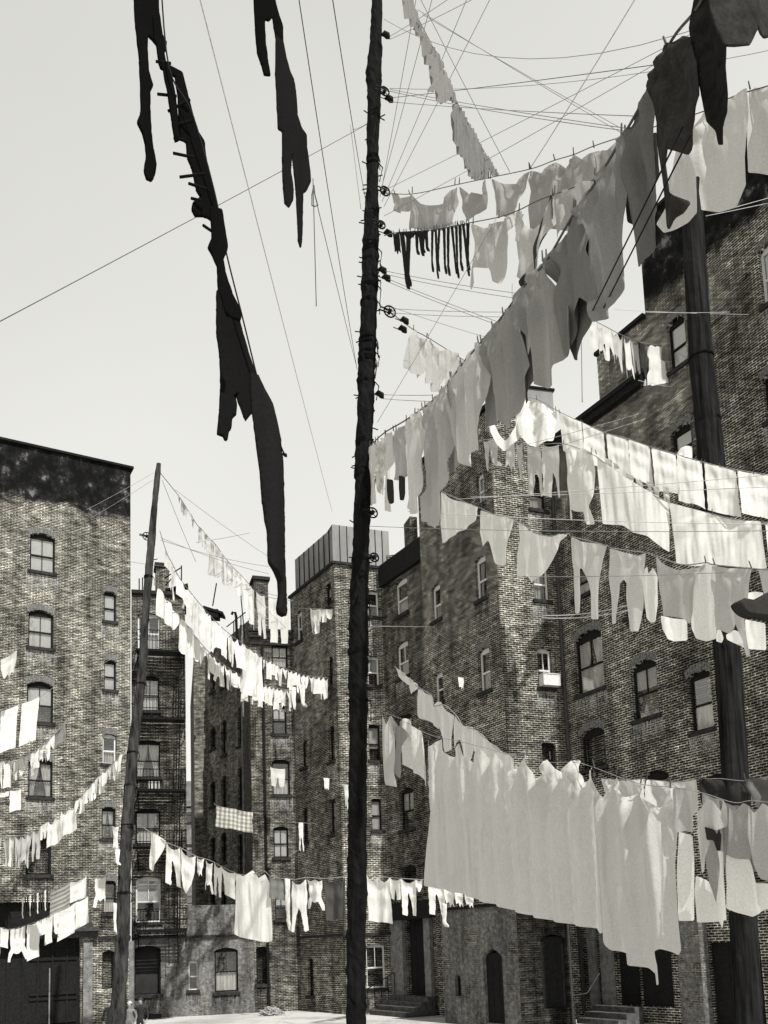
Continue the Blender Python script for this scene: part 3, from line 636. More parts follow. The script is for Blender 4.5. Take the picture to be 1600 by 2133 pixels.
# ================================================================== G long right tenement with stepped parapet
cG = PF2.pt(sF2, 0); PG = Plane((cG.x, cG.y), horiz_dir(-300))
def SG(x, y): return PG.hit(x, y)[0]
g0, g1, g2, g3 = 0.0, SG(1247, 800), SG(1340, 600), SG(1760, 1300)
zg0, zg1, zg2 = PG.hit(1255, 848)[1], PG.hit(1246, 742)[1], PG.hit(1338, 470)[1]
_, zgt = PG.hit(1345, 640)
MT['brickG'] = brick('dark_brick_bright_mortar', .018, .075, .60, 61.0, .6, .4, tar=zgt, row=.078, wide=.235, msize=.0145)  # darker brick tones for the long right wall
G = thing('brick_tenement', 'dark high brick tenement filling the right edge with a stepped tarred parapet', 'building', PG.pt(3, 0))
wg = [(1198, 1256, 1312, 1441, 'mchl'), (1316, 1370, 1374, 1495, 'mbl'), (1435, 1483, 1396, 1522, 'hl'), (1210, 1261, 1515, 1600, 'ol'), (1390, 1429, 660, 767, 'Bl'), (1398, 1441, 885, 962, 'bl'), (1582, 1628, 500, 628, 'wBl'), (1590, 1632, 770, 870, 'l'),
      (1192, 1232, 1168, 1240, 'h'), (1338, 1396, 1604, 1700, 'o'), (1300, 1345, 1180, 1280, 'h'), (1610, 1650, 1290, 1400, 'b'), (1470, 1510, 1610, 1720, 'o')]
hg = [hole_px(PG, *w[:4], arch=.18) for w in wg]
dh = [dict(sa=SG(1288, 2050), sb=SG(1402, 2050), za=.55, zb=PG.hit(1340, 1935)[1], rise=0, depth=.3), dict(sa=SG(1482, 2050), sb=SG(1590, 2050), za=0.02, zb=PG.hit(1540, 1962)[1], rise=0, depth=.3)]
mb = MB(); wall_front(mb, PG, [(g0, g1, 0, zg0), (g1, g2, 0, zg1), (g2, g3, 0, zg2)], hg + dh)
close_slab(mb, PG, g0, g1, 0, zg0, right=False); close_slab(mb, PG, g1, g2, 0, zg1, right=False); close_slab(mb, PG, g2, g3, 0, zg2)
mb.build('wall', MT['brickG'], G)
for w, h in zip(wg, hg): window(G, PG, h, w[4])
for h in dh: window(G, PG, h, 'xDn')
core(G, [v2(PG.pt(g0, 0)), v2(PG.pt(g1, 0))], zg0 - .3, [v2(PG.pt(g1, 0)) + Vector((7, 4)), v2(PG.pt(g0, 0)) + Vector((7, 4))])
core(G, [v2(PG.pt(g1 + .01, 0)), v2(PG.pt(g2, 0))], zg1 - .3, [v2(PG.pt(g2, 0)) + Vector((7, 4)), v2(PG.pt(g1 + .01, 0)) + Vector((7, 4))])
core(G, [v2(PG.pt(g2 + .01, 0)), v2(PG.pt(g3, 0))], zg2 - .3, [v2(PG.pt(g3, 0)) + Vector((7, 4)), v2(PG.pt(g2 + .01, 0)) + Vector((7, 4))])
for a, b, zz in ((g0 + .2, g1 - .002, zg0), (g1, g2 - .002, zg1), (g2 - .1, g3, zg2)):
    mb = MB(); mb.pbox(PG, a, b, zz + .002, zz + .12, -.4, .14); mb.build('coping', MT['wood_dark'], G)
mb = MB(); mb.pbox(PG, g0 + .2, g2, zg0 - .35, zg0 - .05, .003, .26); mb.pbox(PG, g0 + .2, g2, zg0 - .12, zg0 + .03, .262, .36); mb.build('gutter', MT['wood_dark'], G)
a = SG(1462, 2000)
for (xa, xb) in ((1236, 1249), (1262, 1282)):
    mb = MB(); mb.pbox(PG, SG(xa, 2040), SG(xb, 2040), .4, PG.hit(1250, 1925)[1], .003, .2); mb.build('pilaster', MT['stone'], G)
MT['brickP'] = brick('crumbling_pier_brick', .05, .2, .4, 71.0, .4, .5, plaster=.3)
mb = MB(); mb.pbox(PG, SG(1432, 2040), SG(1480, 2040), 0, PG.hit(1450, 1915)[1], .003, .35); mb.build('pier', MT['brickP'], G)
st = thing('stone_steps', 'stone doorstep flight at the lower right beneath the torn sheet', 'steps', PG.pt(SG(1290, 2100), 0, 1))
for k in range(3):
    mb = MB(); mb.pbox(PG, SG(1262, 2080), SG(1350, 2080), 0, .18 * (3 - k) - .002, .24 + k * .36, .24 + (k + 1) * .36 - .001); mb.build('step', MT['step'], st)

# ================================================================== shed in front of the corner tower
PS1 = plane_px(935, 2050, 31.9, -350); sS0, sS1 = PS1.hit(922, 2000)[0], PS1.hit(1080, 2000)[0]; c3 = PS1.pt(sS1, 0)
PS2 = Plane((c3.x, c3.y), horiz_dir(6000)); sS2 = PS2.hit(1192, 2000)[0]; zS = PS1.hit(1074, 1884)[1]
S = thing('yard_outhouse', 'low plastered brick outhouse with an arched black doorway below the big sheet', 'outhouse', PS1.pt(sS1, 0))
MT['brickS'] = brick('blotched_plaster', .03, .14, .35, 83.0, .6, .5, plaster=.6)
MT['brickS2'] = brick('shaded_crumbling_brick', .015, .05, .08, 87.0, .7, .15)  # shadow on this side of the outhouse is put into the brick colour
w1 = [(1009, 1049, 1977, 2150, 'xD'), (948, 960, 2030, 2075, 'o')]; h1 = [hole_px(PS1, *w[:4], arch=.25) for w in w1]; h1[0]['za'] = .12
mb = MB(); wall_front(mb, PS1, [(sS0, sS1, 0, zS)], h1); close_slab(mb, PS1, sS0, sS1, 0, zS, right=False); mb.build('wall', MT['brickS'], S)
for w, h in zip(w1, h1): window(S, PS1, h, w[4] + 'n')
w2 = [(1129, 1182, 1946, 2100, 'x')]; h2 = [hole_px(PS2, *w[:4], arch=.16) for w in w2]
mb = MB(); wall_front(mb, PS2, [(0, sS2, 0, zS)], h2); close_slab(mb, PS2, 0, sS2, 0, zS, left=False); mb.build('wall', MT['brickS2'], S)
for w, h in zip(w2, h2): window(S, PS2, h, w[4])
core(S, [v2(PS1.pt(sS0, 0)), v2(PS1.pt(sS1, 0)), v2(PS2.pt(sS2, 0))], zS - .1, [v2(PS2.pt(sS2, 0)) + Vector((.3, 1.8)), v2(PS1.pt(sS0, 0)) + Vector((1.2, 1.2))])
for pl, a, b in ((PS1, sS0, sS1 + .1), (PS2, -.1, sS2)):
    mb = MB(); mb.pbox(pl, a, b, zS + .002, zS + .1, -.5, .12); mb.build('coping', MT['wood_dark'], S)
mb = MB(); a = PS2.hit(1183, 2000)[0]; mb.tube([PS2.pt(a, .1, .12), PS2.pt(a, zS - .3, .12)], .035); mb.tube([PS2.pt(a, .95, .12), PS2.pt(a + .5, 1.0, .2), PS2.pt(a + 1.0, 1.6, .2)], .02); mb.build('drainpipe', MT['wood_grey'], S)

# ================================================================== distant facade seen through the gap
DF = thing('distant_house', 'pale distant house front seen through the slot between tenements', 'building', P(400, 1900, 90))
pD = plane_px(400, 1750, 90, 60000); s0, s1 = pD.hit(370, 1750)[0], pD.hit(440, 1750)[0]; zz = pD.hit(397, 1627)[1]
hh = [dict(sa=(s0 + s1) / 2 - 1.6, sb=(s0 + s1) / 2 - .2, za=a_, zb=a_ + 1.6, rise=0, depth=.3) for a_ in (zz - 4.2, zz - 8.5, zz - 13)]
mb = MB(); wall_front(mb, pD, [(s0, s1, 0, zz)], hh); close_slab(mb, pD, s0, s1, 0, zz); mb.build('wall', MT['plaster'], DF)
for h in hh: window(DF, pD, h, 'b')
mb = MB()
for dz in (2.6, 3.2, 6.4, 7.0, 11.5): mb.pbox(pD, s0, s1, zz - dz, zz - dz + .25, .003, .4)
mb.build('cornice_band', MT['stone'], DF)
core(DF, [v2(pD.pt(s0, 0)), v2(pD.pt(s1, 0))], zz - .3, [v2(pD.pt(s1, 0, -9)), v2(pD.pt(s0, 0, -9))])
# ================================================================== masts, ropes and pulleys
MT['pole_black'] = simple('tarred_pole_bark', .006, .9, .6, 9, spec=.05, stretch=.3, bump=.6)
MT['pole_wood'] = simple('split_weathered_mast_wood', .034, .9, .98, 7, spec=.03, stretch=.2, bump=.9)
MT['pole_grey'] = simple('grey_streaked_mast_wood', .013, .9, .85, 9, spec=.03, stretch=.06, bump=.9)
def mast(name, label, pts, Y, mat, ragged=.12, n=12, step=.16, seed=0):
    """pts: (px, py, width px) from top to bottom; runs down into the ground"""
    root = thing(name, label, 'pole', (P(pts[-1][0], pts[-1][1], Y).x, Y, 0))
    c = [(P(x, y, Y), w / ppm(P(x, y, Y)) / 2) for x, y, w in pts]
    last, prev = c[-1], c[-2]; d = (last[0] - prev[0]).normalized()
    if d.z > -.3: d = Vector((0, 0, -1))
    t = (last[0].z + .3) / -d.z; c.append((last[0] + d * t, last[1] * 1.04))
    P_, R_ = [], []
    for i in range(len(c) - 1):
        k = max(2, int((c[i + 1][0] - c[i][0]).length / step))
        for j in range(k):
            u = j / k; P_.append(c[i][0].lerp(c[i + 1][0], u)); R_.append(c[i][1] * (1 - u) + c[i + 1][1] * u)
    P_.append(c[-1][0]); R_.append(c[-1][1])
    mb = MB(); base = 0
    for i, (p, r) in enumerate(zip(P_, R_)):
        for k in range(n):
            a = 2 * pi * k / n
            q = noise.noise(Vector((cos(a) * 1.3 + seed, sin(a) * 1.3, p.z * 1.6))) * ragged * .55 + noise.noise(Vector((cos(a) * 4, sin(a) * 4 + seed, p.z * 5))) * ragged * .7 + max(0, noise.noise(Vector((cos(a) * 5 + 9, sin(a) * 5, p.z * 13)))) * ragged * .9
            rr = r * (1 + q); mb.v.append((p.x + cos(a) * rr, p.y + sin(a) * rr, p.z))
    m = len(P_)
    for i in range(m - 1):
        for k in range(n):
            k2 = (k + 1) % n
            mb.f.append([i * n + k, (i + 1) * n + k, (i + 1) * n + k2, i * n + k2]); mb.uv.append([(0, 0)] * 4); mb.mi.append(0)
    mb.f.append(list(range(n))); mb.uv.append([(0, 0)] * n); mb.mi.append(0)
    mb.build('shaft', mat, root, smooth=False)
    return root, c
mp, mpc = mast('clothesline_pole', 'tall ragged black wooden pole rising through the middle of the yard', [(787, -260, 18), (786, -20, 20), (783, 90, 25), (779, 150, 32), (779, 210, 28), (777, 300, 24), (776, 390, 24), (775, 440, 29), (772, 500, 31), (770, 600, 33), (766, 700, 34), (763, 800, 34), (761, 880, 33), (757, 960, 34), (754, 1090, 33), (749, 1200, 34), (747, 1290, 40), (746, 1400, 38), (746, 1600, 36), (744, 1800, 38), (742, 2000, 40), (742, 2133, 40)], 17.0, MT['pole_black'], .26, n=16, step=.09, seed=1)
m2, m2c = mast('clothesline_pole', 'rough leaning wooden mast with peeling bark at the lower left', [(331, 966, 9), (329, 985, 12), (322, 1050, 12), (317, 1110, 15), (311, 1180, 16), (303, 1280, 15), (298, 1380, 17), (289, 1470, 19), (279, 1540, 22), (270, 1640, 23), (262, 1760, 25), (257, 1880, 27), (255, 1950, 28), (248, 2075, 30), (243, 2133, 38)], 26.0, MT['pole_wood'], .2, seed=5)
m3, m3c = mast('clothesline_pole', 'thick grey wooden mast standing before the dark high tenement on the right', [(1436, 300, 40), (1441, 420, 42), (1448, 560, 45), (1460, 740, 48), (1479, 920, 54), (1499, 1180, 54), (1518, 1400, 54), (1537, 1700, 55), (1560, 2133, 57)], 23.0, MT['pole_grey'], .06, seed=9)
# climbing pegs, rope lashings and loose ends on the poles
def studs(root, c, n, z0, z1, ln, r, seed):
    rnd = random.Random(seed)
    for i in range(n):
        mb = MB()
        z = rnd.uniform(z0, z1)
        for j in range(len(c) - 1):
            if c[j][0].z >= z >= c[j + 1][0].z: break
        u = (c[j][0].z - z) / max(1e-6, c[j][0].z - c[j + 1][0].z); p = c[j][0].lerp(c[j + 1][0], u); rad = c[j][1]
        a = rnd.choice([0, pi]) + rnd.uniform(-.7, .7); d = Vector((cos(a), sin(a), rnd.uniform(-.2, .5)))
        mb.tube([p + d * rad * .6, p + d * (rad + rnd.uniform(.4, 1) * ln)], r, 5); mb.build('climbing_peg', MT['iron'], root)
    for i in range(n // 3):
        mb = MB()
        z = rnd.uniform(z0, z1)
        for j in range(len(c) - 1):
            if c[j][0].z >= z >= c[j + 1][0].z: break
        u = (c[j][0].z - z) / max(1e-6, c[j][0].z - c[j + 1][0].z); p = c[j][0].lerp(c[j + 1][0], u); rad = c[j][1] * 1.06
        nt_ = rnd.randint(2, 4)
        coil = [p + Vector((cos(k * pi / 6) * rad, sin(k * pi / 6) * rad, k / 12 * .03)) for k in range(12 * nt_ + 1)]; q = coil[-1]
        mb.tube(coil + [q + Vector((rnd.uniform(.02, .09), 0, -.1)), q + Vector((rnd.uniform(-.03, .06), 0, -rnd.uniform(.2, .45)))], .012, 5)
        mb.build('rope_lashing', MT['pole_black'], root)
studs(mp, mpc, 60, 7, 20.3, .12, .012, 3); studs(m2, m2c, 22, 4, 15, .14, .014, 4); studs(m3, m3c, 6, 12, 20, .1, .014, 5)

class Line:
    """a clothesline: pixel points with real depths at the two ends"""
    def __init__(s, pts, Y0, Y1, key='x'):
        s.p = [Vector((a, b)) for a, b in pts]; s.key = 0 if key == 'x' else 1
        d = [0]
        for i in range(1, len(s.p)): d.append(d[-1] + (s.p[i] - s.p[i - 1]).length)
        s.t = [x / d[-1] for x in d]; s.Y0, s.Y1 = Y0, Y1
        A, B = P(pts[0][0], pts[0][1], Y0), P(pts[-1][0], pts[-1][1], Y1); s.plane = plane_pts(A, B)
        s.q = []
        for v in s.p: S, z = s.plane.hit(v.x, v.y); s.q.append(s.plane.pt(S, z))
    def at(s, k):
        for i in range(len(s.p) - 1):
            a, b = s.p[i][s.key], s.p[i + 1][s.key]
            if (a <= k <= b) or (b <= k <= a): break
        else:
            i = 0 if abs(k - s.p[0][s.key]) < abs(k - s.p[-1][s.key]) else len(s.p) - 2
            a, b = s.p[i][s.key], s.p[i + 1][s.key]
        u = (k - a) / (b - a) if b != a else 0
        return s.q[i].lerp(s.q[i + 1], u)
def smooth_pts(q, n=5):
    out = []
    for i in range(len(q) - 1):
        p0, p1, p2, p3 = q[max(0, i - 1)], q[i], q[i + 1], q[min(len(q) - 1, i + 2)]
        for k in range(n):
            t = k / n; out.append(.5 * ((2 * p1) + (p2 - p0) * t + (2 * p0 - 5 * p1 + 4 * p2 - p3) * t * t + (3 * p1 - p0 - 3 * p2 + p3) * t ** 3))
    out.append(q[-1]); return out
def rope(line, label, r=.008, mat='rope', name='clothesline'):
    mb = MB(); q = smooth_pts(line.q) if len(line.q) > 2 else line.q
    mb.tube(q, r, 5); o = mb.build(name, MT[mat], smooth=True); tag(o, label, 'clothesline', 'washing lines strung across the yard'); return o
def wire(x0, y0, Y0, x1, y1, Y1, label, sag=.2, r=.006, mat='rope', name='clothesline'):
    A, B = P(x0, y0, Y0), P(x1, y1, Y1); n = 12
    pts = [A.lerp(B, i / n) - Vector((0, 0, sag * 4 * (i / n) * (1 - i / n))) for i in range(n + 1)]
    mb = MB(); mb.tube(pts, r, 4); o = mb.build(name, MT[mat], smooth=True)
    tag(o, label, 'clothesline', 'washing lines strung across the yard'); return o
def pulley(px, py, Y, R, label, hook=None):
    c = P(px, py, Y); root = thing('pulley_wheel', label, 'pulley', c, 'pulley wheels on the poles')
    mb = MB(); N_ = 20
    d = Vector((.9, .35, 0)).normalized(); up = Vector((0, 0, 1))
    mb.tube([c + (d * cos(2 * pi * k / N_) + up * sin(2 * pi * k / N_)) * R for k in range(N_ + 1)], .016, 6, cap=False); mb.build('rim', MT['iron'], root, smooth=True)
    mb = MB()
    for k in range(5):
        a = 2 * pi * k / 5 + .4; mb.tube([c, c + (d * cos(a) + up * sin(a)) * R], .01, 4)
    mb.build('spoke', MT['iron'], root)
    mb = MB(); nn = d.cross(up); mb.tube([c - nn * .05, c + nn * .05], .035, 8); mb.tube([c + nn * .04, c + nn * .04 - d * (R + .1) + up * .03], .015, 5); mb.tube([c - nn * .04, c - nn * .04 - d * (R + .1) + up * .03], .015, 5)
    mb.build('bracket', MT['iron'], root)
    return root
WH = 16.7
for (x, y, R, t) in ((801, 190, .10, 'spoked pulley wheel topmost on the tall black pole beside tangled hooks'), (802, 398, .10, 'spoked iron pulley holding the row of grey sheets on the tall black pole'),
                     (794, 468, .085, 'pulley wheel at the end of the line of black stockings'), (812, 649, .12, 'largest spoked pulley wheel, hung off the tall black pole above the gauzy garments'),
                     (776, 1068, .10, 'pulley wheel on the pole below the grey long underwear line'), (780, 1161, .085, 'small dark pulley wheel on the pole in front of the sheet metal shed')):
    pulley(x, y, WH, R, t)
pulley(306, 1117, 26, .12, 'pulley wheel on the left flank of the leaning mast')
# iron blocks and hooks hanging on the lines near the pole
def block(px, py, Y, label, s=.08):
    c = P(px, py, Y); mb = MB(); mb.tube([c + Vector((-s, 0, s * .6)), c + Vector((-s * .3, 0, s)), c + Vector((s * .6, 0, s * .3)), c + Vector((s, 0, -s * .5))], [s * .25, s * .7, s * .8, s * .2], 8)
    mb.tube([c + Vector((-s * 2.2, 0, s * 1.2)), c + Vector((-s, 0, s * .6))], .01, 4)
    o = mb.build('line_block', MT['iron'], smooth=True); tag(o, label, 'line block', 'iron blocks near the tall pole')
for (x, y, t) in ((803, 77, 'black iron block hanging right of the tall pole near its top'), (810, 210, 'black iron block just under the topmost pulley wheel'), (796, 567, 'iron block level with the stocking toes by the tall pole'), (804, 583, 'iron block just below its twin on the tall pole, under the stockings'),
                  (842, 672, 'upper iron block on the line of gauzy garments'), (838, 690, 'lower iron block hanging beside the gauzy garments'), (790, 826, 'small iron cleat sticking out of the tall pole at roof height'), (808, 490, 'iron hook block left of the black stockings')):
    block(x, y, 16.8, t)

# ================================================================== washing
NUM = ['first', 'second', 'third', 'fourth', 'fifth', 'sixth', 'seventh', 'eighth', 'ninth', 'tenth', 'eleventh', 'twelfth', 'thirteenth', 'fourteenth', 'fifteenth', 'sixteenth', 'seventeenth', 'eighteenth', 'nineteenth', 'twentieth',
       'twenty-first', 'twenty-second', 'twenty-third', 'twenty-fourth', 'twenty-fifth', 'twenty-sixth', 'twenty-seventh', 'twenty-eighth', 'twenty-ninth', 'thirtieth', 'thirty-first', 'thirty-second', 'thirty-third', 'thirty-fourth']
def vword(v): return 'white' if v > .62 else 'pale grey' if v > .42 else 'grey' if v > .2 else 'dark grey' if v > .08 else 'black'
TPL = {
 'sheet': [(0, 0), (1, 0), (1.0, .5), (1.01, 1), (.66, .985), (.33, 1.01), (-.01, 1), (0, .5)],
 'towel': [(0, 0), (1, 0), (.99, .5), (1, 1), (.5, .99), (0, 1), (.01, .5)],
 'shirt': [(.08, 0), (.92, 0), (.9, .3), (.88, .62), (1.06, .92), (1.08, 1.06), (.92, 1.08), (.76, .78), (.66, .8), (.58, .84), (.42, .84), (.34, .8), (.24, .78), (.1, 1.06), (-.06, 1.02), (-.04, .9), (.12, .62), (.1, .3)],
 'trousers': [(0, 0), (1, 0), (.99, .3), (.95, .65), (.93, 1), (.66, 1.0), (.58, .6), (.52, .34), (.46, .34), (.38, .7), (.34, 1.02), (.06, 1), (.04, .6), (.01, .3)],
 'union_suit': [(.06, 0), (.94, 0), (1.0, .28), (.93, .62), (.97, .98), (.78, 1.0), (.62, .62), (.5, .5), (.4, .62), (.28, 1.0), (.08, .98), (.1, .6), (.0, .3)],
 'stocking': [(0, 0), (1, 0), (.95, .4), (.8, .78), (1.25, .92), (1.2, 1), (.55, .985), (.22, .86), (.12, .5)],
 'dress': [(.2, 0), (.8, 0), (.86, .08), (.74, .34), (.98, .8), (1.05, 1), (.72, .98), (.4, 1.01), (-.05, 1), (.03, .8), (.26, .34), (.14, .08)],
 'drawers': [(0, 0), (1, 0), (.96, .5), (.92, .95), (.62, 1), (.52, .52), (.46, .52), (.36, 1), (.08, .95), (.04, .5)],
 'rag': [(0, 0), (1, 0), (.98, .4), (.86, .72), (.9, .95), (.7, .8), (.55, 1.0), (.42, .78), (.2, .9), (.1, .6)],
 'point': [(0, 0), (1, 0), (.86, .55), (.6, .9), (.46, 1), (.3, .92), (.08, .5)],
 'pinch': [(0, 0), (1, 0), (.86, .35), (.9, 1), (.5, .97), (.12, 1), (.16, .35)],
}
KINDNAME = {'sheet': 'bed_sheet', 'towel': 'towel', 'shirt': 'shirt', 'trousers': 'trousers', 'union_suit': 'union_suit', 'stocking': 'stocking', 'dress': 'slip_dress', 'drawers': 'drawers', 'rag': 'rag_cloth', 'point': 'kerchief', 'pinch': 'undershirt'}
WORD = {'sheet': 'sheet', 'towel': 'towel', 'shirt': 'shirt', 'trousers': 'long drawers', 'union_suit': 'union suit', 'stocking': 'stocking', 'dress': 'slip', 'drawers': 'short drawers', 'rag': 'ragged cloth', 'point': 'kerchief', 'pinch': 'undershirt'}
def inside(x, y, poly):
    c = False; j = len(poly) - 1
    for i in range(len(poly)):
        xi, yi = poly[i]; xj, yj = poly[j]
        if (yi > y) != (yj > y) and x < (xj - xi) * (y - yi) / (yj - yi) + xi: c = not c
        j = i
    return c
def refine(poly, step):
    out = []
    for i in range(len(poly)):
        a, b = poly[i], poly[(i + 1) % len(poly)]; L = sqrt((a[0] - b[0]) ** 2 + (a[1] - b[1]) ** 2); k = max(1, int(L / step))
        for j in range(k): out.append((a[0] + (b[0] - a[0]) * j / k, a[1] + (b[1] - a[1]) * j / k))
    return out
def corners(poly, it=1):
    """round the outline once, keeping it close to the traced points"""
    for _ in range(it):
        o = []
        for i in range(len(poly)):
            a, b = poly[i], poly[(i + 1) % len(poly)]; L = sqrt((a[0] - b[0]) ** 2 + (a[1] - b[1]) ** 2); c = min(.22, 1.8 / max(L, .1))
            o.append((a[0] * (1 - c) + b[0] * c, a[1] * (1 - c) + b[1] * c)); o.append((a[0] * c + b[0] * (1 - c), a[1] * c + b[1] * (1 - c)))
        poly = o
    return poly
def fill(poly, step, rnd):
    """triangulate an outline with evenly spread inner points"""
    xs = [p[0] for p in poly]; ys = [p[1] for p in poly]; pts = [Vector(p) for p in poly]; n = len(pts)
    y = min(ys) + step / 2; row = 0
    while y < max(ys):
        x = min(xs) + (step / 2 if row % 2 else step)
        while x < max(xs):
            px, py = x + rnd.uniform(-.12, .12) * step, y + rnd.uniform(-.12, .12) * step
            if inside(px, py, poly): pts.append(Vector((px, py)))
            x += step
        y += step * .9; row += 1
    v, e, f, _, _, _ = delaunay_2d_cdt(pts, [], [list(range(n))], 1, 1e-6)
    f = [t for t in f if inside(sum(v[i].x for i in t) / len(t), sum(v[i].y for i in t) / len(t), poly)]
    return v, f
def to_obj(name, verts, faces, uvs, mat, label, cat, group=None, thick=0.0):
    mb = MB(); used = sorted(set(i for f in faces for i in f)); mp_ = {a: i for i, a in enumerate(used)}
    if not used: return None
    mb.v = [tuple(verts[i]) for i in used]; mb.f = [[mp_[i] for i in f] for f in faces]
    mb.uv = [[uvs[i] for i in f] for f in faces]; mb.mi = [0] * len(faces)
    zs = [v[2] for v in mb.v]; top = max(mb.v, key=lambda v: v[2])
    o = mb.build(name, mat, smooth=True, loc=(sum(v[0] for v in mb.v) / len(mb.v), sum(v[1] for v in mb.v) / len(mb.v), min(zs)))
    if thick:
        bm = bmesh.new(); bm.from_mesh(o.data); bmesh.ops.recalc_face_normals(bm, faces=bm.faces)
        bmesh.ops.solidify(bm, geom=bm.faces[:], thickness=thick); bm.to_mesh(o.data); bm.free()
        o.data.polygons.foreach_set('use_smooth', [True] * len(o.data.polygons))
    tag(o, label, cat, group); return o
def peg(parent, p, n, s=.055):
    mb = MB(); lean = random.uniform(-.35, .35); d = Vector((n.y * lean, -n.x * lean, 1)).normalized()
    mb.tube([p - d * s * .7, p + d * s * 1.3], [.011, .008], 5); mb.build('clothes_peg', MT['peg'], parent)
MT['peg'] = simple('weathered_peg_wood', .05, .8, .4, 20)
GARM = [0]
def hang(line, k0, k1, kind, drop, v, label, pins=2, sag=.06, pegs=False, lean=0.0, fold=.05, freq=4.0, twist=None, group=None, mat=None, thick=0.0, step_px=7.0):
    GARM[0] += 1; rnd = random.Random(GARM[0] * 17 + 3)
    A, B = line.at(k0), line.at(k1)
    mid = (A + B) / 2; s = ppm(mid); H = drop / s; wv = Vector((B.x - A.x, B.y - A.y, 0)); w = max(wv.length, .05)
    
    fw_ = lambda q: (q - Vector((0, 0, EYE))); pj = lambda q: (q.dot(CU)) / q.dot(FW) * FPX
    d1 = pj(fw_(mid)) - pj(fw_(mid - Vector((0, 0, H)))); H *= drop / d1 if d1 > 1 else 1
    e = wv.normalized(); n3 = Vector((e.y, -e.x, 0));
    if n3.dot(-mid) < 0: n3 = -n3
    tp = TPL[kind]; wa = max(w, .02)
    # work in metres: x along the line, y downwards
    poly = [(u * w, vv * H) for u, vv in tp]
    pxw = abs((line.at(k0) - line.at(k1)).length) * s
    step = max(step_px / s, min(w, H) / 9.0) if min(w, H) > 0 else .05
    poly = refine(poly, step * 1.0)
    jit = [(x + (rnd.uniform(-.12, .12) * step if y > .02 * H else 0), y + (rnd.uniform(-.1, .1) * step if y > .02 * H else 0)) for x, y in poly]
    vs, fs = fill(jit, step, rnd)
    ph, ph2, tw = rnd.uniform(0, 6), rnd.uniform(0, 6), (rnd.uniform(-.22, .22) if twist is None else twist)
    bulge = rnd.uniform(-.06, .08) * min(1.0, H)
    out, uv = [], []
    for q in vs:
        u, vv = q.x / w, q.y / H
        t = (max(0, min(1, u)) * (pins - 1)) % 1.0
        sg = sag * H * 4 * t * (1 - t) * max(0, 1 - vv) ** 1.6 if pins > 1 else 0
        f = fold * (.25 + vv ** .6) * sin(q.x * freq * 2.2 + ph + .8 * sin(q.y * 1.7 + ph2)) + fold * .6 * sin(q.x * freq * 5 + q.y * 1.2 + ph2) * (.3 + .5 * vv)
        f += fold * .7 * (1 - vv) * sin((q.y + sg * 1.5) * 16 / max(.4, H)) * sin(pi * t)      # swags below the pins
        f += bulge * sin(pi * min(1, vv) * .5) + (u - .5) * w * tw * vv
        p = A.lerp(B, u) if 0 <= u <= 1 else A + (B - A) * u
        out.append(p + Vector((0, 0, -q.y - sg)) + n3 * f + e * (lean * q.y)); uv.append((q.x, -q.y))
    o = to_obj(KINDNAME[kind], out, fs, uv, mat or cloth(v), label, {'union_suit': 'underwear', 'stocking': 'stocking', 'sheet': 'sheet', 'towel': 'towel', 'shirt': 'shirt', 'trousers': 'underwear', 'dress': 'dress', 'drawers': 'underwear', 'rag': 'cloth', 'point': 'cloth', 'pinch': 'undershirt'}[kind], group, thick)
    if pegs and o:
        for i in range(pins):
            peg(o, A.lerp(B, .03 + .94 * i / max(1, pins - 1)), n3)
    return o
def trace(name, cat, label, poly, plane, v, fold=.055, freq=6.0, slope=0.0, step_px=9.0, mat=None, thick=0.0, pins=None, group=None, swag=0.0, round_=1, off=0.0, rag=.2):
    """a garment whose outline was read off the photograph, hung in the vertical plane of its line"""
    GARM[0] += 1; rnd = random.Random(GARM[0] * 31)
    poly = refine(corners(poly, 2) if round_ else poly, 9.0); poly = [(x + rnd.uniform(-1, 1) * rag, y + rnd.uniform(-1, 1) * rag) for x, y in poly]
    pr = poly
    sz = [plane.hit(*p) for p in pr]; ar = [plane.hit(*p) for p in poly]
    c = plane.pt(sum(p[0] for p in ar) / len(ar), sum(p[1] for p in ar) / len(ar)); s = ppm(c); sp = [a[0] for a in sz]; zp = [a[1] for a in sz]
    H = max(zp) - min(zp); Wd = max(sp) - min(sp); step = max(step_px / s, sqrt(H * Wd) / 34)
    pl2 = refine(sz, step * 1.1)
    vs, fs = fill(pl2, step, rnd); zt = max(zp); ph = rnd.uniform(0, 6)
    out, uv = [], []
    ps = [plane.hit(*p) for p in pins] if pins else []
    for q in vs:
        d = (zt - q.y) / H
        a = q.x + slope * q.y
        f = fold * (.35 + .65 * min(1, d * 3 + .1)) * sin(a * freq * 2.1 + ph + .3 * sin(q.y * 1.1)) + fold * .22 * sin(a * freq * 4.3 + .8 * sin(q.y * 1.3) + ph) + fold * .8 * noise.noise(Vector((q.x * 1.6, q.y * .8, ph)))
        for (a0, z0) in ps:
            dx, dz = q.x - a0, z0 - q.y
            if dz > -.1:
                r = sqrt(dx * dx + dz * dz) + .05; ang = atan2(dx, dz + .05); f += fold * 1.1 * sin(ang * 8 + ph) * math.exp(-r * .9) * min(1, r * 3.5)
                f += swag * sin(r * 11) * math.exp(-r * 1.2) * min(1, r * 3.5)
        out.append(plane.pt(q.x, q.y, f + off)); uv.append((q.x, q.y))
    o = to_obj(name, out, fs, uv, mat or cloth(v), label, cat, group, thick)
    if o:
        for p in (pins or []):
            S, z = plane.hit(*p); peg(o, plane.pt(S, z + .03, off), plane.n, .06)
    return o
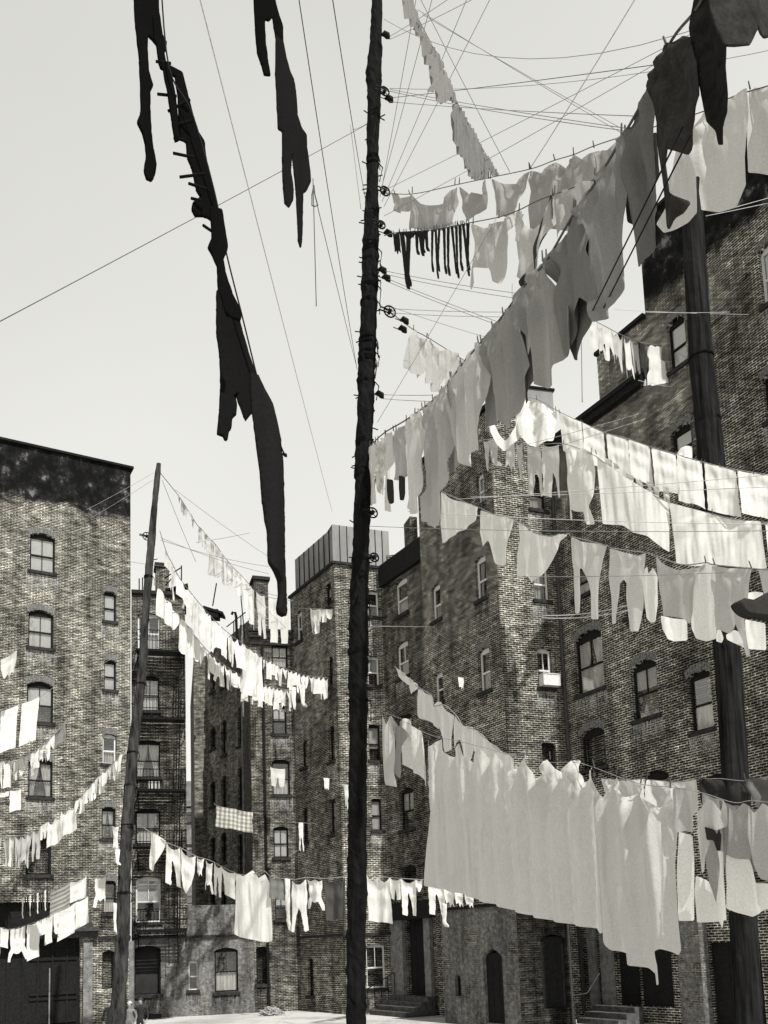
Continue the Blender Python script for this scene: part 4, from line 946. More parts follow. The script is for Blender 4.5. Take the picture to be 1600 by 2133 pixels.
def row(line, x0, x1, n, kinds, drops, v, where, group, start=1, jitter=.25, vj=.08, gap=.0, sag=.16, **kw):
    rnd = random.Random(int(x0 * 7 + n)); ws = [1 + rnd.uniform(-jitter, jitter) for _ in range(n)]; T = sum(ws); a = x0
    for i in range(n):
        b = a + (x1 - x0) * ws[i] / T; k = kinds[i % len(kinds)] if isinstance(kinds, (list, tuple)) else kinds
        dr = drops[0] + (drops[1] - drops[0]) * (i + .5) / n; dr *= 1 + rnd.uniform(-.18, .18); vv = max(.02, min(.82, v + rnd.uniform(-vj, vj)))
        if k == 'towel' or k == 'sheet' or k == 'point': dr *= .85
        lab = '%s %s, %s from left on %s' % (vword(vv), WORD[k], NUM[start - 1 + i], where)
        g_ = (b - a) * gap; hang(line, a + g_, b - g_, k, dr, vv, lab, group=group, sag=sag, **kw); a = b
# ------------------------------------------------------------------ main line climbing from the black pole to the upper right
L1 = Line([(768, 932), (800, 902), (850, 872), (915, 822), (960, 762), (1000, 715), (1045, 660), (1097, 590), (1140, 540), (1195, 445), (1240, 380), (1300, 280), (1355, 180), (1400, 82), (1450, 20), (1480, -40)], 17.0, 5.6)
rope(L1, 'dark sagging rope climbing from the tall pole past the long grey washing', .012)
G1 = 'grey washing on the line rising from the black pole'
pl1 = L1.plane
ALT = [0]
def T1(cat, name, label, poly, v, **kw):
    kw.setdefault('group', G1); kw.setdefault('fold', .036); kw['freq'] = kw.get('freq', 6) * 1.2; ALT[0] = 1 - ALT[0]; return trace(name, cat, label, poly, pl1, v * (1.0 if ALT[0] else .72), off=kw.pop('off', .012 if ALT[0] else -.012), **kw)  # greys put part of this washing's shade into its colour
T1('underwear', 'union_suit', 'narrow pale union suit hanging right against the tall black pole', [(770, 931), (784, 922), (786, 950), (784, 990), (782, 1048), (774, 1055), (766, 1050), (765, 1000), (767, 960)], .60, pins=[(772, 930), (784, 921)])
T1('shirt', 'shirt', 'stained pale shirt with a dark patch, second from the pole', [(784, 922), (802, 908), (806, 950), (803, 985), (797, 1005), (799, 1028), (792, 1032), (786, 1022), (780, 1018), (782, 980)], .55, pins=[(786, 920), (802, 907)], mat=cloth(.55, 'worn'))
T1('shirt', 'shirt', 'pale torn shirt whose long tail dangles lowest beside the tall pole', [(802, 908), (822, 898), (822, 940), (816, 985), (813, 1010), (811, 1040), (815, 1068), (804, 1062), (799, 1056), (806, 1040), (798, 1018), (804, 990), (805, 950)], .58, pins=[(804, 906), (821, 897)])
T1('trousers', 'trousers', 'pale shirt with two black sleeves hanging down beside the tall pole', [(822, 898), (846, 880), (850, 920), (846, 960), (843, 985), (838, 1000), (830, 1000), (822, 1000), (816, 1000), (820, 960)], .52, pins=[(824, 896), (845, 880)])
T1('stocking', 'stocking', 'black stocking dangling from the pale torn shirts near the pole', [(816, 998), (826, 1000), (828, 1025), (828, 1048), (822, 1051), (818, 1040), (816, 1020)], .03, fold=.0, thick=.03, off=.06)
T1('stocking', 'stocking', 'second black stocking tip hanging just right of the first by the pole', [(838, 990), (848, 995), (848, 1030), (845, 1043), (840, 1042), (838, 1020)], .04, fold=.0, thick=.03, off=.06)
T1('underwear', 'union_suit', 'big pale grey union suit reaching down past the second pole pulley height', [(846, 880), (882, 850), (886, 900), (884, 960), (880, 1010), (873, 1040), (872, 1065), (860, 1072), (848, 1060), (850, 1000), (848, 930)], .56, pins=[(848, 878), (866, 864), (881, 851)])
T1('sheet', 'bed_sheet', 'wide pale grey sheet with loose hanging hem over the left side of the corner tower', [(882, 850), (918, 820), (940, 788), (944, 830), (942, 900), (935, 950), (928, 1000), (916, 1040), (912, 1095), (902, 1100), (890, 1090), (878, 1085), (874, 1060), (884, 1010), (880, 950)], .55, pins=[(884, 849), (900, 834), (918, 819), (938, 790)], freq=7)
T1('dress', 'nightdress', 'long grey nightdress ending in a soft point above the dark brick corner tower', [(938, 790), (960, 760), (1000, 712), (1012, 745), (1010, 820), (1006, 880), (1000, 930), (985, 945), (975, 972), (962, 965), (950, 940), (944, 900), (940, 840)], .48, pins=[(940, 788), (962, 758), (998, 714)], freq=6)
T1('sheet', 'bed_sheet', 'grey sheet tied at its foot into a swinging loop over the white washing', [(998, 714), (1020, 688), (1046, 655), (1070, 625), (1090, 700), (1098, 760), (1088, 820), (1075, 860), (1064, 885), (1050, 890), (1038, 868), (1024, 820), (1012, 760)], .36, pins=[(1000, 712), (1024, 684), (1046, 656)], freq=6)
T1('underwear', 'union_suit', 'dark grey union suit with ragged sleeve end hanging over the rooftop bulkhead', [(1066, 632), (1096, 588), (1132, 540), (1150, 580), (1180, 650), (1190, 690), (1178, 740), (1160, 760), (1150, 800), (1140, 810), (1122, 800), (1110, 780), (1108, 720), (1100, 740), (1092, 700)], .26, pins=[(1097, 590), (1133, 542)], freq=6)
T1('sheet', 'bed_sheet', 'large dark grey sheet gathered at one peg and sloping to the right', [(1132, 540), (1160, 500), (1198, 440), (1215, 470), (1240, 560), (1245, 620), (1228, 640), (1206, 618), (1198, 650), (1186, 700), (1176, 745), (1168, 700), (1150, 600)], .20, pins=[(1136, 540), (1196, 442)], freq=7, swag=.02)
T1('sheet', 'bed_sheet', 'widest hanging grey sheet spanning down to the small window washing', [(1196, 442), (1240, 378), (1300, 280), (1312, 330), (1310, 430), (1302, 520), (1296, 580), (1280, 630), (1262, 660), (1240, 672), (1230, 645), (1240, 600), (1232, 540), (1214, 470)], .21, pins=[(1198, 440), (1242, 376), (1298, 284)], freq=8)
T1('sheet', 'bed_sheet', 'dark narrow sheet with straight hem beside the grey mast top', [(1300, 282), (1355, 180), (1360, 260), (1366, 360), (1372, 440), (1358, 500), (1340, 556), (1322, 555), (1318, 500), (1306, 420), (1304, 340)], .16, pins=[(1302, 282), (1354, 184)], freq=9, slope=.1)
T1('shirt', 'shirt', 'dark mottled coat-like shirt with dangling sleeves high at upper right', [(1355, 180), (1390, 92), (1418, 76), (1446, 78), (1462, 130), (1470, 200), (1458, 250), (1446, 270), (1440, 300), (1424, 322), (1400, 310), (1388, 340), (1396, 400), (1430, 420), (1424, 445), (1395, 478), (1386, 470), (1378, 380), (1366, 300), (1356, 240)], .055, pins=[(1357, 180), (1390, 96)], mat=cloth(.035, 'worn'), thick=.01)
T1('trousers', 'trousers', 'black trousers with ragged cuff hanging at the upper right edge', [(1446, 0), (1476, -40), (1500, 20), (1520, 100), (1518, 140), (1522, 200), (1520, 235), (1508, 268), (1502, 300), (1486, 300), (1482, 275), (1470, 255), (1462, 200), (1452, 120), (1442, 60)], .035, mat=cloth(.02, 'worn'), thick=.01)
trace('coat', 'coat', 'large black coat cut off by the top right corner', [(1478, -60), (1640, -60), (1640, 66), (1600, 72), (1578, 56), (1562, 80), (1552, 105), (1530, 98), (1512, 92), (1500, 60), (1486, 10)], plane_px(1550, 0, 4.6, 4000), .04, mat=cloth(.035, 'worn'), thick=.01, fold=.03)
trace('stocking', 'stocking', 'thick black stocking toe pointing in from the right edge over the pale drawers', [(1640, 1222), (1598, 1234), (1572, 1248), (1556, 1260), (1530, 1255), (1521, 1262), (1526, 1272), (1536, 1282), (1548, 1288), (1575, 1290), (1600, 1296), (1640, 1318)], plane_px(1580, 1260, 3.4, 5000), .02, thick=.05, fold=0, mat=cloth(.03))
for k, (a, b, c, d) in enumerate(((1232, 652, 1424, 262), (1250, 656, 1440, 280))):  # two dark tubes laid along the dark bands crossing the sheet
    wire(a, b, 7.6, c, d, 5.2, ('left' if k == 0 else 'right') + ' band of the thick dark pair slanting across the widest grey sheet', 0, .007, 'iron')
GF = 'second layer of grey washing behind the main line'
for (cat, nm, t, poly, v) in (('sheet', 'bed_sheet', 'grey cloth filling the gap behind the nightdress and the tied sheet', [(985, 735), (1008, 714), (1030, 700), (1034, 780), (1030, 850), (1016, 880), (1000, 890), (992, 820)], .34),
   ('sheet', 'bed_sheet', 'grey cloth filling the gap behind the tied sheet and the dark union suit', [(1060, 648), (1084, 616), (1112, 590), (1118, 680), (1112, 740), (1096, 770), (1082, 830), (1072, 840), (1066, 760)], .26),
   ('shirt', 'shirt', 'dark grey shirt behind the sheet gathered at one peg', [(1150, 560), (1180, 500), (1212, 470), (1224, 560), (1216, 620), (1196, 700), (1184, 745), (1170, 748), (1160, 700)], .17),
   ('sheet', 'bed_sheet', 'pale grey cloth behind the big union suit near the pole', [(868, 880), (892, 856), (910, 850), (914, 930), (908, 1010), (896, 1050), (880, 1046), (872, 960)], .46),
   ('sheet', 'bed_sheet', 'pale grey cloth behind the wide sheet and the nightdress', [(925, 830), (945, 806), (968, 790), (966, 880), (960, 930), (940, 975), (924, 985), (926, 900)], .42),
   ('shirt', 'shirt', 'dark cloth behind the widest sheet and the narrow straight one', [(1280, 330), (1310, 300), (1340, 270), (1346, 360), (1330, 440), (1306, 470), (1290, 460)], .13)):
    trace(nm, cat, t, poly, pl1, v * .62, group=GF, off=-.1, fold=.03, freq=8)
# ------------------------------------------------------------------ top row from the pole to the right
R2 = Line([(806, 402), (860, 404), (945, 386), (1020, 370), (1105, 352), (1155, 334), (1195, 322), (1235, 305), (1295, 285), (1370, 262), (1465, 232), (1530, 200), (1650, 165)], 16.7, 9.6)
rope(R2, 'line of scalloped grey sheets running level from the tall pole pulley', .007, 'rope')
G2 = 'sheets on the top row right of the black pole'; p2 = R2.plane
def T2(cat, name, label, poly, v, **kw):
    kw.setdefault('group', G2); kw.setdefault('fold', .045); return trace(name, cat, label, poly, p2, v * .85, **kw)  # sheet greys hold shade as cloth colour
T2('cloth', 'cloth_bag', 'small limp cloth bag nearest the tall pole on the top row', [(816, 404), (826, 402), (838, 418), (854, 406), (856, 420), (848, 438), (836, 445), (822, 440), (818, 424)], .45, pins=[(822, 403), (853, 404)])
T2('sheet', 'bed_sheet', 'grey sheet sagging in deep swags directly above the black stockings', [(858, 404), (875, 424), (900, 432), (925, 420), (948, 386), (950, 420), (944, 470), (930, 478), (900, 480), (870, 478), (853, 480), (854, 440)], .42, pins=[(859, 400), (948, 384)], swag=.035)
T2('sheet', 'bed_sheet', 'small swagged sheet second from the pole on the top row', [(957, 388), (975, 404), (998, 402), (1018, 372), (1016, 400), (1008, 430), (996, 446), (985, 464), (975, 462), (962, 430)], .40, pins=[(957, 382), (1018, 370)], swag=.035)
T2('sheet', 'bed_sheet', 'third swagged sheet with one pointed corner on the top row', [(1022, 372), (1045, 382), (1075, 378), (1102, 352), (1096, 390), (1086, 420), (1086, 440), (1060, 452), (1030, 450), (1026, 410)], .44, pins=[(1022, 370), (1103, 350)], swag=.03)
T2('tablecloth', 'tablecloth', 'broad tablecloth pinned with four pegs under the crossing wires', [(1105, 354), (1130, 362), (1156, 336), (1178, 350), (1196, 322), (1216, 334), (1238, 308), (1262, 312), (1296, 286), (1290, 350), (1250, 400), (1240, 440), (1200, 480), (1160, 478), (1120, 480), (1100, 474), (1102, 420)], .38, pins=[(1105, 350), (1155, 332), (1195, 320), (1237, 306)], swag=.02, freq=4)
T2('shirt', 'nightshirt', 'wide pale nightshirt with split hem in front of the tarred parapet', [(1400, 330), (1415, 306), (1440, 272), (1468, 232), (1500, 216), (1560, 186), (1562, 240), (1556, 330), (1560, 390), (1530, 430), (1495, 440), (1465, 440), (1462, 405), (1464, 372), (1458, 372), (1456, 445), (1430, 462), (1384, 486), (1372, 470), (1388, 420), (1385, 370)], .62, pins=[(1418, 300), (1470, 230)], freq=4)
T2('sheet', 'bed_sheet', 'pale sheet running out of the right edge above the tarred parapet', [(1560, 186), (1650, 160), (1650, 352), (1600, 360), (1562, 362), (1560, 300)], .60, pins=[(1562, 184)])
# ------------------------------------------------------------------ stockings row
R3 = Line([(800, 491), (830, 484), (900, 479), (985, 463), (1040, 452), (1080, 438), (1120, 418), (1155, 405), (1245, 371), (1300, 340)], 16.7, 10.5)
rope(R3, 'line carrying the bunch of black stockings right of the tall pole', .008)
G3 = 'black stockings on the middle line by the pole'; p3 = R3.plane
xs = [(834, 842, 118), (848, 856, 116), (866, 871, 50), (873, 878, 52), (880, 885, 48), (886, 891, 44), (899, 902, 90), (906, 909, 104), (914, 917, 92), (924, 928, 98), (933, 937, 104), (942, 945, 100), (950, 953, 112), (957, 961, 98), (965, 968, 108), (973, 977, 100)]
for i, (a, b, d) in enumerate(xs):
    hang(R3, a - .6, b + .9, 'stocking', d, .02, '%s black stocking, %s from the left in the hanging bunch' % ('long' if d > 80 else 'short', NUM[i]), fold=.0, thick=.012, twist=0, sag=0, pegs=True, group=G3, mat=cloth(.02), step_px=5)
hang(R3, 820, 832, 'rag', 44, .02, 'black bunched rag at the pole end of the stocking line', thick=.02, pegs=True, mat=cloth(.02), fold=.01)
hang(R3, 842, 868, 'rag', 16, .02, 'black folded stocking tops bunched between the long pair and the short ones', thick=.02, mat=cloth(.02), fold=.01)
def T3(cat, name, label, poly, v, **kw):
    kw.setdefault('group', 'grey underwear beyond the black stockings'); return trace(name, cat, label, poly, p3, v, **kw)  # shade is part of these cloth greys
T3('underwear', 'union_suit', 'grey swagged union suit with two arms dangling right after the black stockings', [(984, 466), (1004, 474), (1030, 464), (1050, 450), (1078, 440), (1068, 480), (1052, 505), (1050, 545), (1044, 575), (1040, 592), (1032, 588), (1030, 565), (1010, 554), (992, 560), (990, 590), (982, 605), (976, 595), (982, 560), (990, 520)], .46, swag=.03, pins=[(986, 464), (1040, 452)])
T3('shirt', 'shirt', 'pale patched shirt with torn dark hem between the grey suits', [(1078, 440), (1092, 440), (1098, 470), (1110, 480), (1130, 460), (1150, 410), (1154, 440), (1140, 500), (1128, 540), (1112, 565), (1096, 585), (1084, 588), (1070, 575), (1074, 540), (1068, 500)], .48, swag=.03, pins=[(1082, 438), (1152, 406)])
T3('cloth', 'rag_cloth', 'dark strip of cloth twisted down beside the patched shirt', [(1144, 404), (1156, 412), (1150, 440), (1138, 490), (1122, 545), (1104, 575), (1096, 572), (1112, 540), (1128, 490), (1136, 440)], .05, thick=.01)
T3('cloth', 'rag_cloth', 'small dark tattered rag snagged where the grey lines cross', [(1092, 572), (1106, 566), (1114, 576), (1108, 592), (1098, 604), (1088, 598), (1084, 586)], .03, thick=.02)
T3('sheet', 'bed_sheet', 'smooth grey sheet pinned high between the stockings line and the widest sheet', [(1156, 406), (1200, 388), (1242, 374), (1236, 430), (1200, 450), (1192, 470), (1180, 480), (1160, 500), (1154, 470)], .36, pins=[(1156, 402)])
# gauzy garments left of the crossing
R4 = Line([(812, 649), (860, 686), (891, 703), (960, 746), (1000, 772)], 16.7, 23)
rope(R4, 'line carrying gauzy pale garments down from the largest pulley', .009)
trace('slip_dress', 'dress', 'gauzy pale slip hanging from the line under the largest pulley', [(846, 704), (850, 712), (858, 700), (862, 686), (870, 702), (882, 712), (890, 704), (888, 740), (884, 768), (876, 788), (866, 782), (856, 774), (845, 766)], R4.plane, .42, pins=[(862, 686), (889, 702)], group='gauzy pale garments near the pole')
trace('curtain_cloth', 'curtain', 'gauzy pale curtain scalloped along the line right of the slip', [(891, 704), (905, 726), (918, 732), (930, 728), (944, 736), (956, 744), (954, 770), (942, 780), (938, 800), (925, 800), (922, 788), (916, 821), (905, 815), (896, 800), (884, 798), (888, 770), (886, 740)], R4.plane, .40, pins=[(892, 704), (955, 744)], group='gauzy pale garments near the pole')
trace('curtain_cloth', 'curtain', 'last gauzy strip partly behind the dark rope of the main line', [(956, 746), (974, 757), (972, 780), (950, 800), (938, 815), (934, 800), (948, 775)], R4.plane, .40, group='gauzy pale garments near the pole')
# small washing strung to the window at right
R5 = Line([(1192, 618), (1215, 648), (1240, 668), (1265, 682), (1300, 700), (1340, 714), (1392, 722)], 21, 27.6)
rope(R5, 'short line ending at the window beside the grey mast', .01, 'rope_mid')
k5 = ['drawers', 'rag', 'pinch', 'shirt', 'union_suit', 'rag', 'drawers', 'shirt']
row(R5, 1198, 1330, 9, k5, (44, 86), .60, 'the line to the window beside the mast', 'small washing by the upper right window', vj=.16, fold=.03, step_px=5)
hang(R5, 1326, 1342, 'union_suit', 96, .04, 'black long garment between whites on the line to the window beside the mast', group='small washing by the upper right window')
hang(R5, 1342, 1380, 'dress', 84, .78, 'white nightdress nearest the window beside the mast', pins=4, sag=.08, group='small washing by the upper right window')
wire(1211, 700, 21, 1213, 838, 21, 'loose thin cord dangling straight down over the white sheets', 0, .012, 'rope_mid', 'loose_cord')
wire(652, 372, 9, 659, 638, 9, 'loose cord hanging straight down left of the tall pole', .0, .005, 'rope', 'loose_cord')

# ------------------------------------------------------------------ white sheets across the right
R6 = Line([(1066, 822), (1120, 832), (1160, 855), (1212, 880), (1262, 902), (1308, 914), (1356, 931), (1408, 946), (1466, 963), (1520, 976), (1580, 986), (1660, 1000)], 21, 19)
rope(R6, 'taut line of big white sheets running out to the right edge', .01, 'rope_mid')
G6 = 'white sheets on the upper right line'; p6 = R6.plane
ed = [1164, 1213, 1262, 1308, 1356, 1409, 1466, 1535, 1606, 1660]; dr = [78, 84, 82, 82, 90, 92, 100, 92, 100, 100]
trace('bed_sheet', 'sheet', 'white sheet leftmost under the rooftop bulkhead, crossed by shadows of ropes', [(1088, 832), (1120, 836), (1150, 852), (1160, 856), (1156, 900), (1152, 916), (1120, 930), (1100, 925), (1080, 905), (1072, 870)], p6, .80, pins=[(1118, 832), (1158, 855)], group=G6)
for i in range(len(ed) - 1):
    hang(R6, ed[i] + .6, ed[i + 1] - [1.5, 4, 1, 2, 1.5, 3.5, 2, 1, 1][i], 'sheet', dr[i] * [1, .94, 1.03, .97, 1, 1.04, .98, 1.02, 1][i], .80, 'white sheet, %s of the row hung edge to edge below the dark cornice' % NUM[i + 1], pins=2 if i < 6 else 3, sag=.03, lean=[.03, -.01, .02, .0, .03, -.02, .01, .02, 0][i], pegs=True, group=G6, fold=.035, freq=2.5)
trace('loop_cloth', 'cloth', 'white cloth loop drooping over the corner tower beneath the tied grey sheet', [(1018, 862), (1028, 880), (1040, 905), (1052, 918), (1062, 912), (1074, 890), (1078, 862), (1090, 868), (1088, 895), (1078, 918), (1062, 934), (1050, 940), (1034, 925), (1024, 905), (1016, 880)], R6.plane, .74, group=G6)
R7a = Line([(985, 925), (1010, 916), (1040, 918), (1072, 922), (1105, 926), (1135, 925), (1170, 924), (1200, 932), (1236, 948)], 24, 19.5)
rope(R7a, 'slack line of pale underwear in front of the corner tower top', .01, 'rope_mid')
G7 = 'underwear in front of the corner tower top'
for (a, b, k, d, v, t) in ((1006, 1022, 'stocking', 66, .5, 'pale stocking hanging leftmost before the top of the corner tower'), (1022, 1036, 'stocking', 52, .5, 'shorter pale stocking beside the leftmost one at the tower top'),
                           (1056, 1072, 'rag', 60, .6, 'pale ragged strip below the white cloth loop'), (1076, 1090, 'union_suit', 78, .52, 'narrow grey underwear right of the white cloth loop'), (1098, 1124, 'union_suit', 108, .6, 'pale union suit with long thin leg above the lit tower window'),
                           (1130, 1166, 'union_suit', 112, .68, 'pale union suit with dangling feet just left of the bright one')):
    hang(R7a, a, b, k, d, v, t, group=G7)
trace('union_suit', 'underwear', 'bright white union suit with two round feet against dark brick', [(1172, 926), (1185, 930), (1200, 940), (1218, 934), (1234, 944), (1234, 985), (1232, 1030), (1228, 1055), (1234, 1080), (1236, 1092), (1226, 1094), (1220, 1082), (1218, 1066), (1200, 1066), (1190, 1060), (1196, 1078), (1192, 1086), (1186, 1076), (1184, 1040), (1180, 990)], R7a.plane, .80, pins=[(1174, 925), (1232, 943)], group=G7, fold=.05)
R7 = Line([(1238, 948), (1262, 966), (1300, 995), (1345, 1022), (1392, 1046), (1440, 1060), (1480, 1070), (1530, 1082), (1590, 1088), (1660, 1100)], 19.4, 17.2)
rope(R7, 'line of the largest white sheets just below the upper white row', .01, 'rope_mid')
p7 = R7.plane; G7b = 'large white sheets of the second right row'
trace('bed_sheet', 'sheet', 'huge white sheet whose left edge hangs straight against dark brick', [(1242, 948), (1262, 966), (1300, 993), (1345, 1020), (1392, 1046), (1394, 1090), (1394, 1150), (1378, 1140), (1350, 1118), (1320, 1110), (1298, 1094), (1254, 1090), (1250, 1040), (1245, 990)], p7, .80, pins=[(1242, 946)], group=G7b, fold=.03, freq=2)
trace('bed_sheet', 'sheet', 'huge white sheet with notched left edge above the pale drawers', [(1395, 1048), (1440, 1060), (1484, 1072), (1530, 1083), (1586, 1088), (1590, 1130), (1598, 1185), (1560, 1184), (1510, 1178), (1450, 1180), (1410, 1176), (1404, 1120)], p7, .80, pins=[(1484, 1070), (1586, 1086)], group=G7b, fold=.03, freq=2)
trace('bed_sheet', 'sheet', 'white sheet sliced by the right edge of the photograph below the upper row', [(1594, 1090), (1660, 1100), (1660, 1190), (1604, 1186)], p7, .80, group=G7b, fold=.03)
for i, (x, y, w, h) in enumerate(((1268, 952, 16, 26), (1284, 962, 14, 22), (1312, 985, 18, 20), (1330, 995, 14, 24), (1352, 1000, 16, 22), (1366, 1010, 14, 20), (1386, 1010, 14, 30))):
    Lx = Line([(x - w / 2, y), (x + w / 2, y + 6)], 19.8, 19.7)
    hang(Lx, x - w / 2, x + w / 2, ['drawers', 'rag', 'pinch', 'rag', 'dress', 'rag', 'drawers'][i], h * 1.5, .7, 'small white %s, %s of the scraps between the two rows of white sheets' % (['drawers', 'rag', 'vest', 'rag', 'frock', 'rag', 'drawers'][i], NUM[i]), group='scraps between the white sheets', step_px=5)
hang(R6, 1418, 1442, 'rag', -42, .78, 'white cloth flung upward over the line by the dark window', group=G6) if False else None
trace('pillowcase', 'pillowcase', 'white cloth folded up over the line against the dark brick by the mast', [(1408, 944), (1416, 934), (1432, 926), (1442, 928), (1442, 955), (1425, 952)], Plane((p6.A.x, p6.A.y), p6.d), .78, off=-.05)

# ------------------------------------------------------------------ grey row with long drawers
R8 = Line([(905, 1008), (918, 1022), (960, 1042), (1000, 1058), (1030, 1072), (1068, 1080), (1082, 1088), (1130, 1115), (1182, 1112), (1192, 1118), (1262, 1136), (1275, 1142), (1348, 1152), (1368, 1158), (1420, 1176), (1472, 1172), (1486, 1176), (1566, 1184), (1660, 1192)], 21, 11.4)
rope(R8, 'line of grey drawers and cloths running below the white sheets', .009, 'rope_mid')
p8 = R8.plane; G8 = 'grey drawers and cloths on the middle right row'
def T8(cat, name, label, poly, v, **kw):
    kw.setdefault('group', G8); kw.setdefault('fold', .03); return trace(name, cat, label, poly, p8, min(.8, v * 1.2), **kw)  # cloth greys of this row carry shade in the colour
T8('cloth', 'wash_cloth', 'pale four-cornered cloth stretched between pegs left of the corner tower', [(918, 1024), (940, 1040), (965, 1046), (998, 1056), (988, 1085), (970, 1102), (950, 1112), (935, 1124), (921, 1132), (917, 1090)], .66, pins=[(919, 1022), (997, 1054)])
T8('cloth', 'wash_cloth', 'pale square cloth with hanging flap in front of the tower corner', [(1002, 1062), (1020, 1070), (1045, 1076), (1068, 1080), (1062, 1120), (1052, 1178), (1040, 1178), (1028, 1172), (1022, 1145), (1014, 1125), (1005, 1140), (1000, 1110)], .64, pins=[(1003, 1060), (1067, 1078)])
T8('sheet', 'bed_sheet', 'pale sheet sagging between two corners and tapering to a knotted point', [(1081, 1086), (1096, 1100), (1120, 1114), (1145, 1118), (1166, 1114), (1182, 1112), (1168, 1130), (1150, 1160), (1140, 1188), (1128, 1196), (1116, 1204), (1108, 1215), (1104, 1204), (1092, 1198), (1082, 1205), (1079, 1180), (1082, 1140)], .64, pins=[(1081, 1085), (1181, 1110)], swag=.03)
T8('underwear', 'long_drawers', 'pale grey long drawers, left pair, with the crotch hanging open', [(1190, 1118), (1210, 1128), (1240, 1132), (1262, 1134), (1256, 1170), (1252, 1220), (1246, 1290), (1230, 1290), (1228, 1240), (1222, 1200), (1216, 1184), (1208, 1186), (1206, 1220), (1203, 1276), (1195, 1278), (1194, 1230), (1190, 1170)], .52, pins=[(1192, 1116), (1262, 1134)])
T8('underwear', 'long_drawers', 'pale grey long drawers, right pair, above the pale vest', [(1270, 1142), (1300, 1150), (1330, 1158), (1348, 1152), (1340, 1190), (1334, 1260), (1328, 1315), (1314, 1316), (1310, 1270), (1304, 1215), (1296, 1206), (1288, 1214), (1286, 1260), (1285, 1300), (1278, 1300), (1274, 1240), (1270, 1190)], .50, pins=[(1272, 1140), (1348, 1150)])
T8('undershirt', 'undershirt', 'cream undershirt narrow between the right long drawers and the grey apron', [(1344, 1184), (1350, 1180), (1354, 1196), (1362, 1182), (1368, 1200), (1370, 1260), (1368, 1296), (1360, 1298), (1348, 1288), (1342, 1250), (1340, 1210)], .74)
T8('apron', 'apron', 'grey apron sagging from two corners with a white cloth behind its hem', [(1366, 1158), (1380, 1172), (1410, 1188), (1440, 1186), (1468, 1174), (1456, 1210), (1450, 1250), (1438, 1300), (1420, 1288), (1400, 1284), (1384, 1284), (1378, 1250), (1370, 1200)], .38, pins=[(1366, 1156), (1470, 1172)])
T8('dress', 'slip_dress', 'pale smooth oval slip glowing between two grey aprons', [(1472, 1172), (1482, 1176), (1486, 1230), (1492, 1290), (1490, 1330), (1470, 1336), (1452, 1330), (1440, 1310), (1438, 1270), (1442, 1230), (1456, 1195)], .66)
T8('apron', 'apron', 'grey pleated apron right of the pale oval slip', [(1486, 1178), (1520, 1184), (1566, 1184), (1560, 1230), (1548, 1290), (1556, 1340), (1562, 1366), (1554, 1366), (1546, 1330), (1534, 1300), (1516, 1320), (1498, 1310), (1494, 1260), (1488, 1220)], .40, pins=[(1488, 1176), (1564, 1182)], freq=8)
T8('apron', 'apron', 'grey cloth cut off by the right edge on the drawers row', [(1580, 1186), (1660, 1196), (1660, 1290), (1608, 1270), (1592, 1230)], .42)
R8b = Line([(1330, 1230), (1660, 1262)], 17, 15.5); p8b = R8b.plane
for (t, poly) in (('white square towel behind the hem of the first grey apron', [(1376, 1282), (1400, 1288), (1431, 1290), (1432, 1334), (1404, 1336), (1392, 1332), (1380, 1310)]), ('white cloth scrap behind the second grey apron', [(1512, 1322), (1530, 1312), (1546, 1320), (1552, 1350), (1530, 1340), (1514, 1332)]),
                  ('white square pillowcase near the right edge under the black toe', [(1552, 1290), (1594, 1298), (1596, 1354), (1556, 1352)]), ('white cloth corner above the black toe at the right edge', [(1556, 1236), (1572, 1232), (1590, 1234), (1590, 1262), (1560, 1264)]), ('small white tip beside the pale oval slip', [(1494, 1312), (1500, 1308), (1508, 1330), (1504, 1340), (1492, 1336)])):
    trace('towel', 'towel', t, poly, p8b, .8, group='white cloths behind the grey aprons', fold=.01)
wire(1130, 1282, 23, 1330, 1255, 21, 'twin pale ropes tied to the corner tower, upper one', .1, .012, 'rope_pale'); wire(1130, 1287, 23, 1330, 1266, 21, 'twin pale ropes tied to the corner tower, lower one', .1, .012, 'rope_pale')

# ------------------------------------------------------------------ the big sheet
R9 = Line([(790, 1482), (812, 1488), (840, 1500), (872, 1520), (910, 1535), (960, 1545), (1020, 1560), (1060, 1572), (1100, 1578), (1145, 1588), (1197, 1588), (1236, 1598), (1288, 1618), (1340, 1634), (1404, 1640), (1440, 1646), (1475, 1655), (1530, 1672), (1570, 1668), (1660, 1680)], 17.6, 9.6)
rope(R9, 'lowest right line bearing the largest scalloped sheet', .005, 'rope_mid'); p9 = R9.plane
G9 = 'large hanging cloths on the lowest right line'  # grey of the big sheets has shade put into the colour
sc = [(886, 1540), (896, 1556), (905, 1548), (915, 1538), (925, 1566), (942, 1578), (952, 1560), (962, 1548), (968, 1575), (980, 1590), (990, 1568), (998, 1556), (1006, 1575), (1014, 1584), (1022, 1568), (1030, 1560), (1040, 1580), (1054, 1606), (1068, 1612), (1080, 1600), (1088, 1592), (1092, 1580), (1098, 1572), (1106, 1592), (1116, 1622), (1128, 1610), (1140, 1586), (1148, 1582), (1158, 1604), (1168, 1614), (1180, 1604), (1192, 1584), (1200, 1582), (1206, 1612), (1212, 1630), (1222, 1625), (1230, 1606), (1238, 1598), (1246, 1630)]
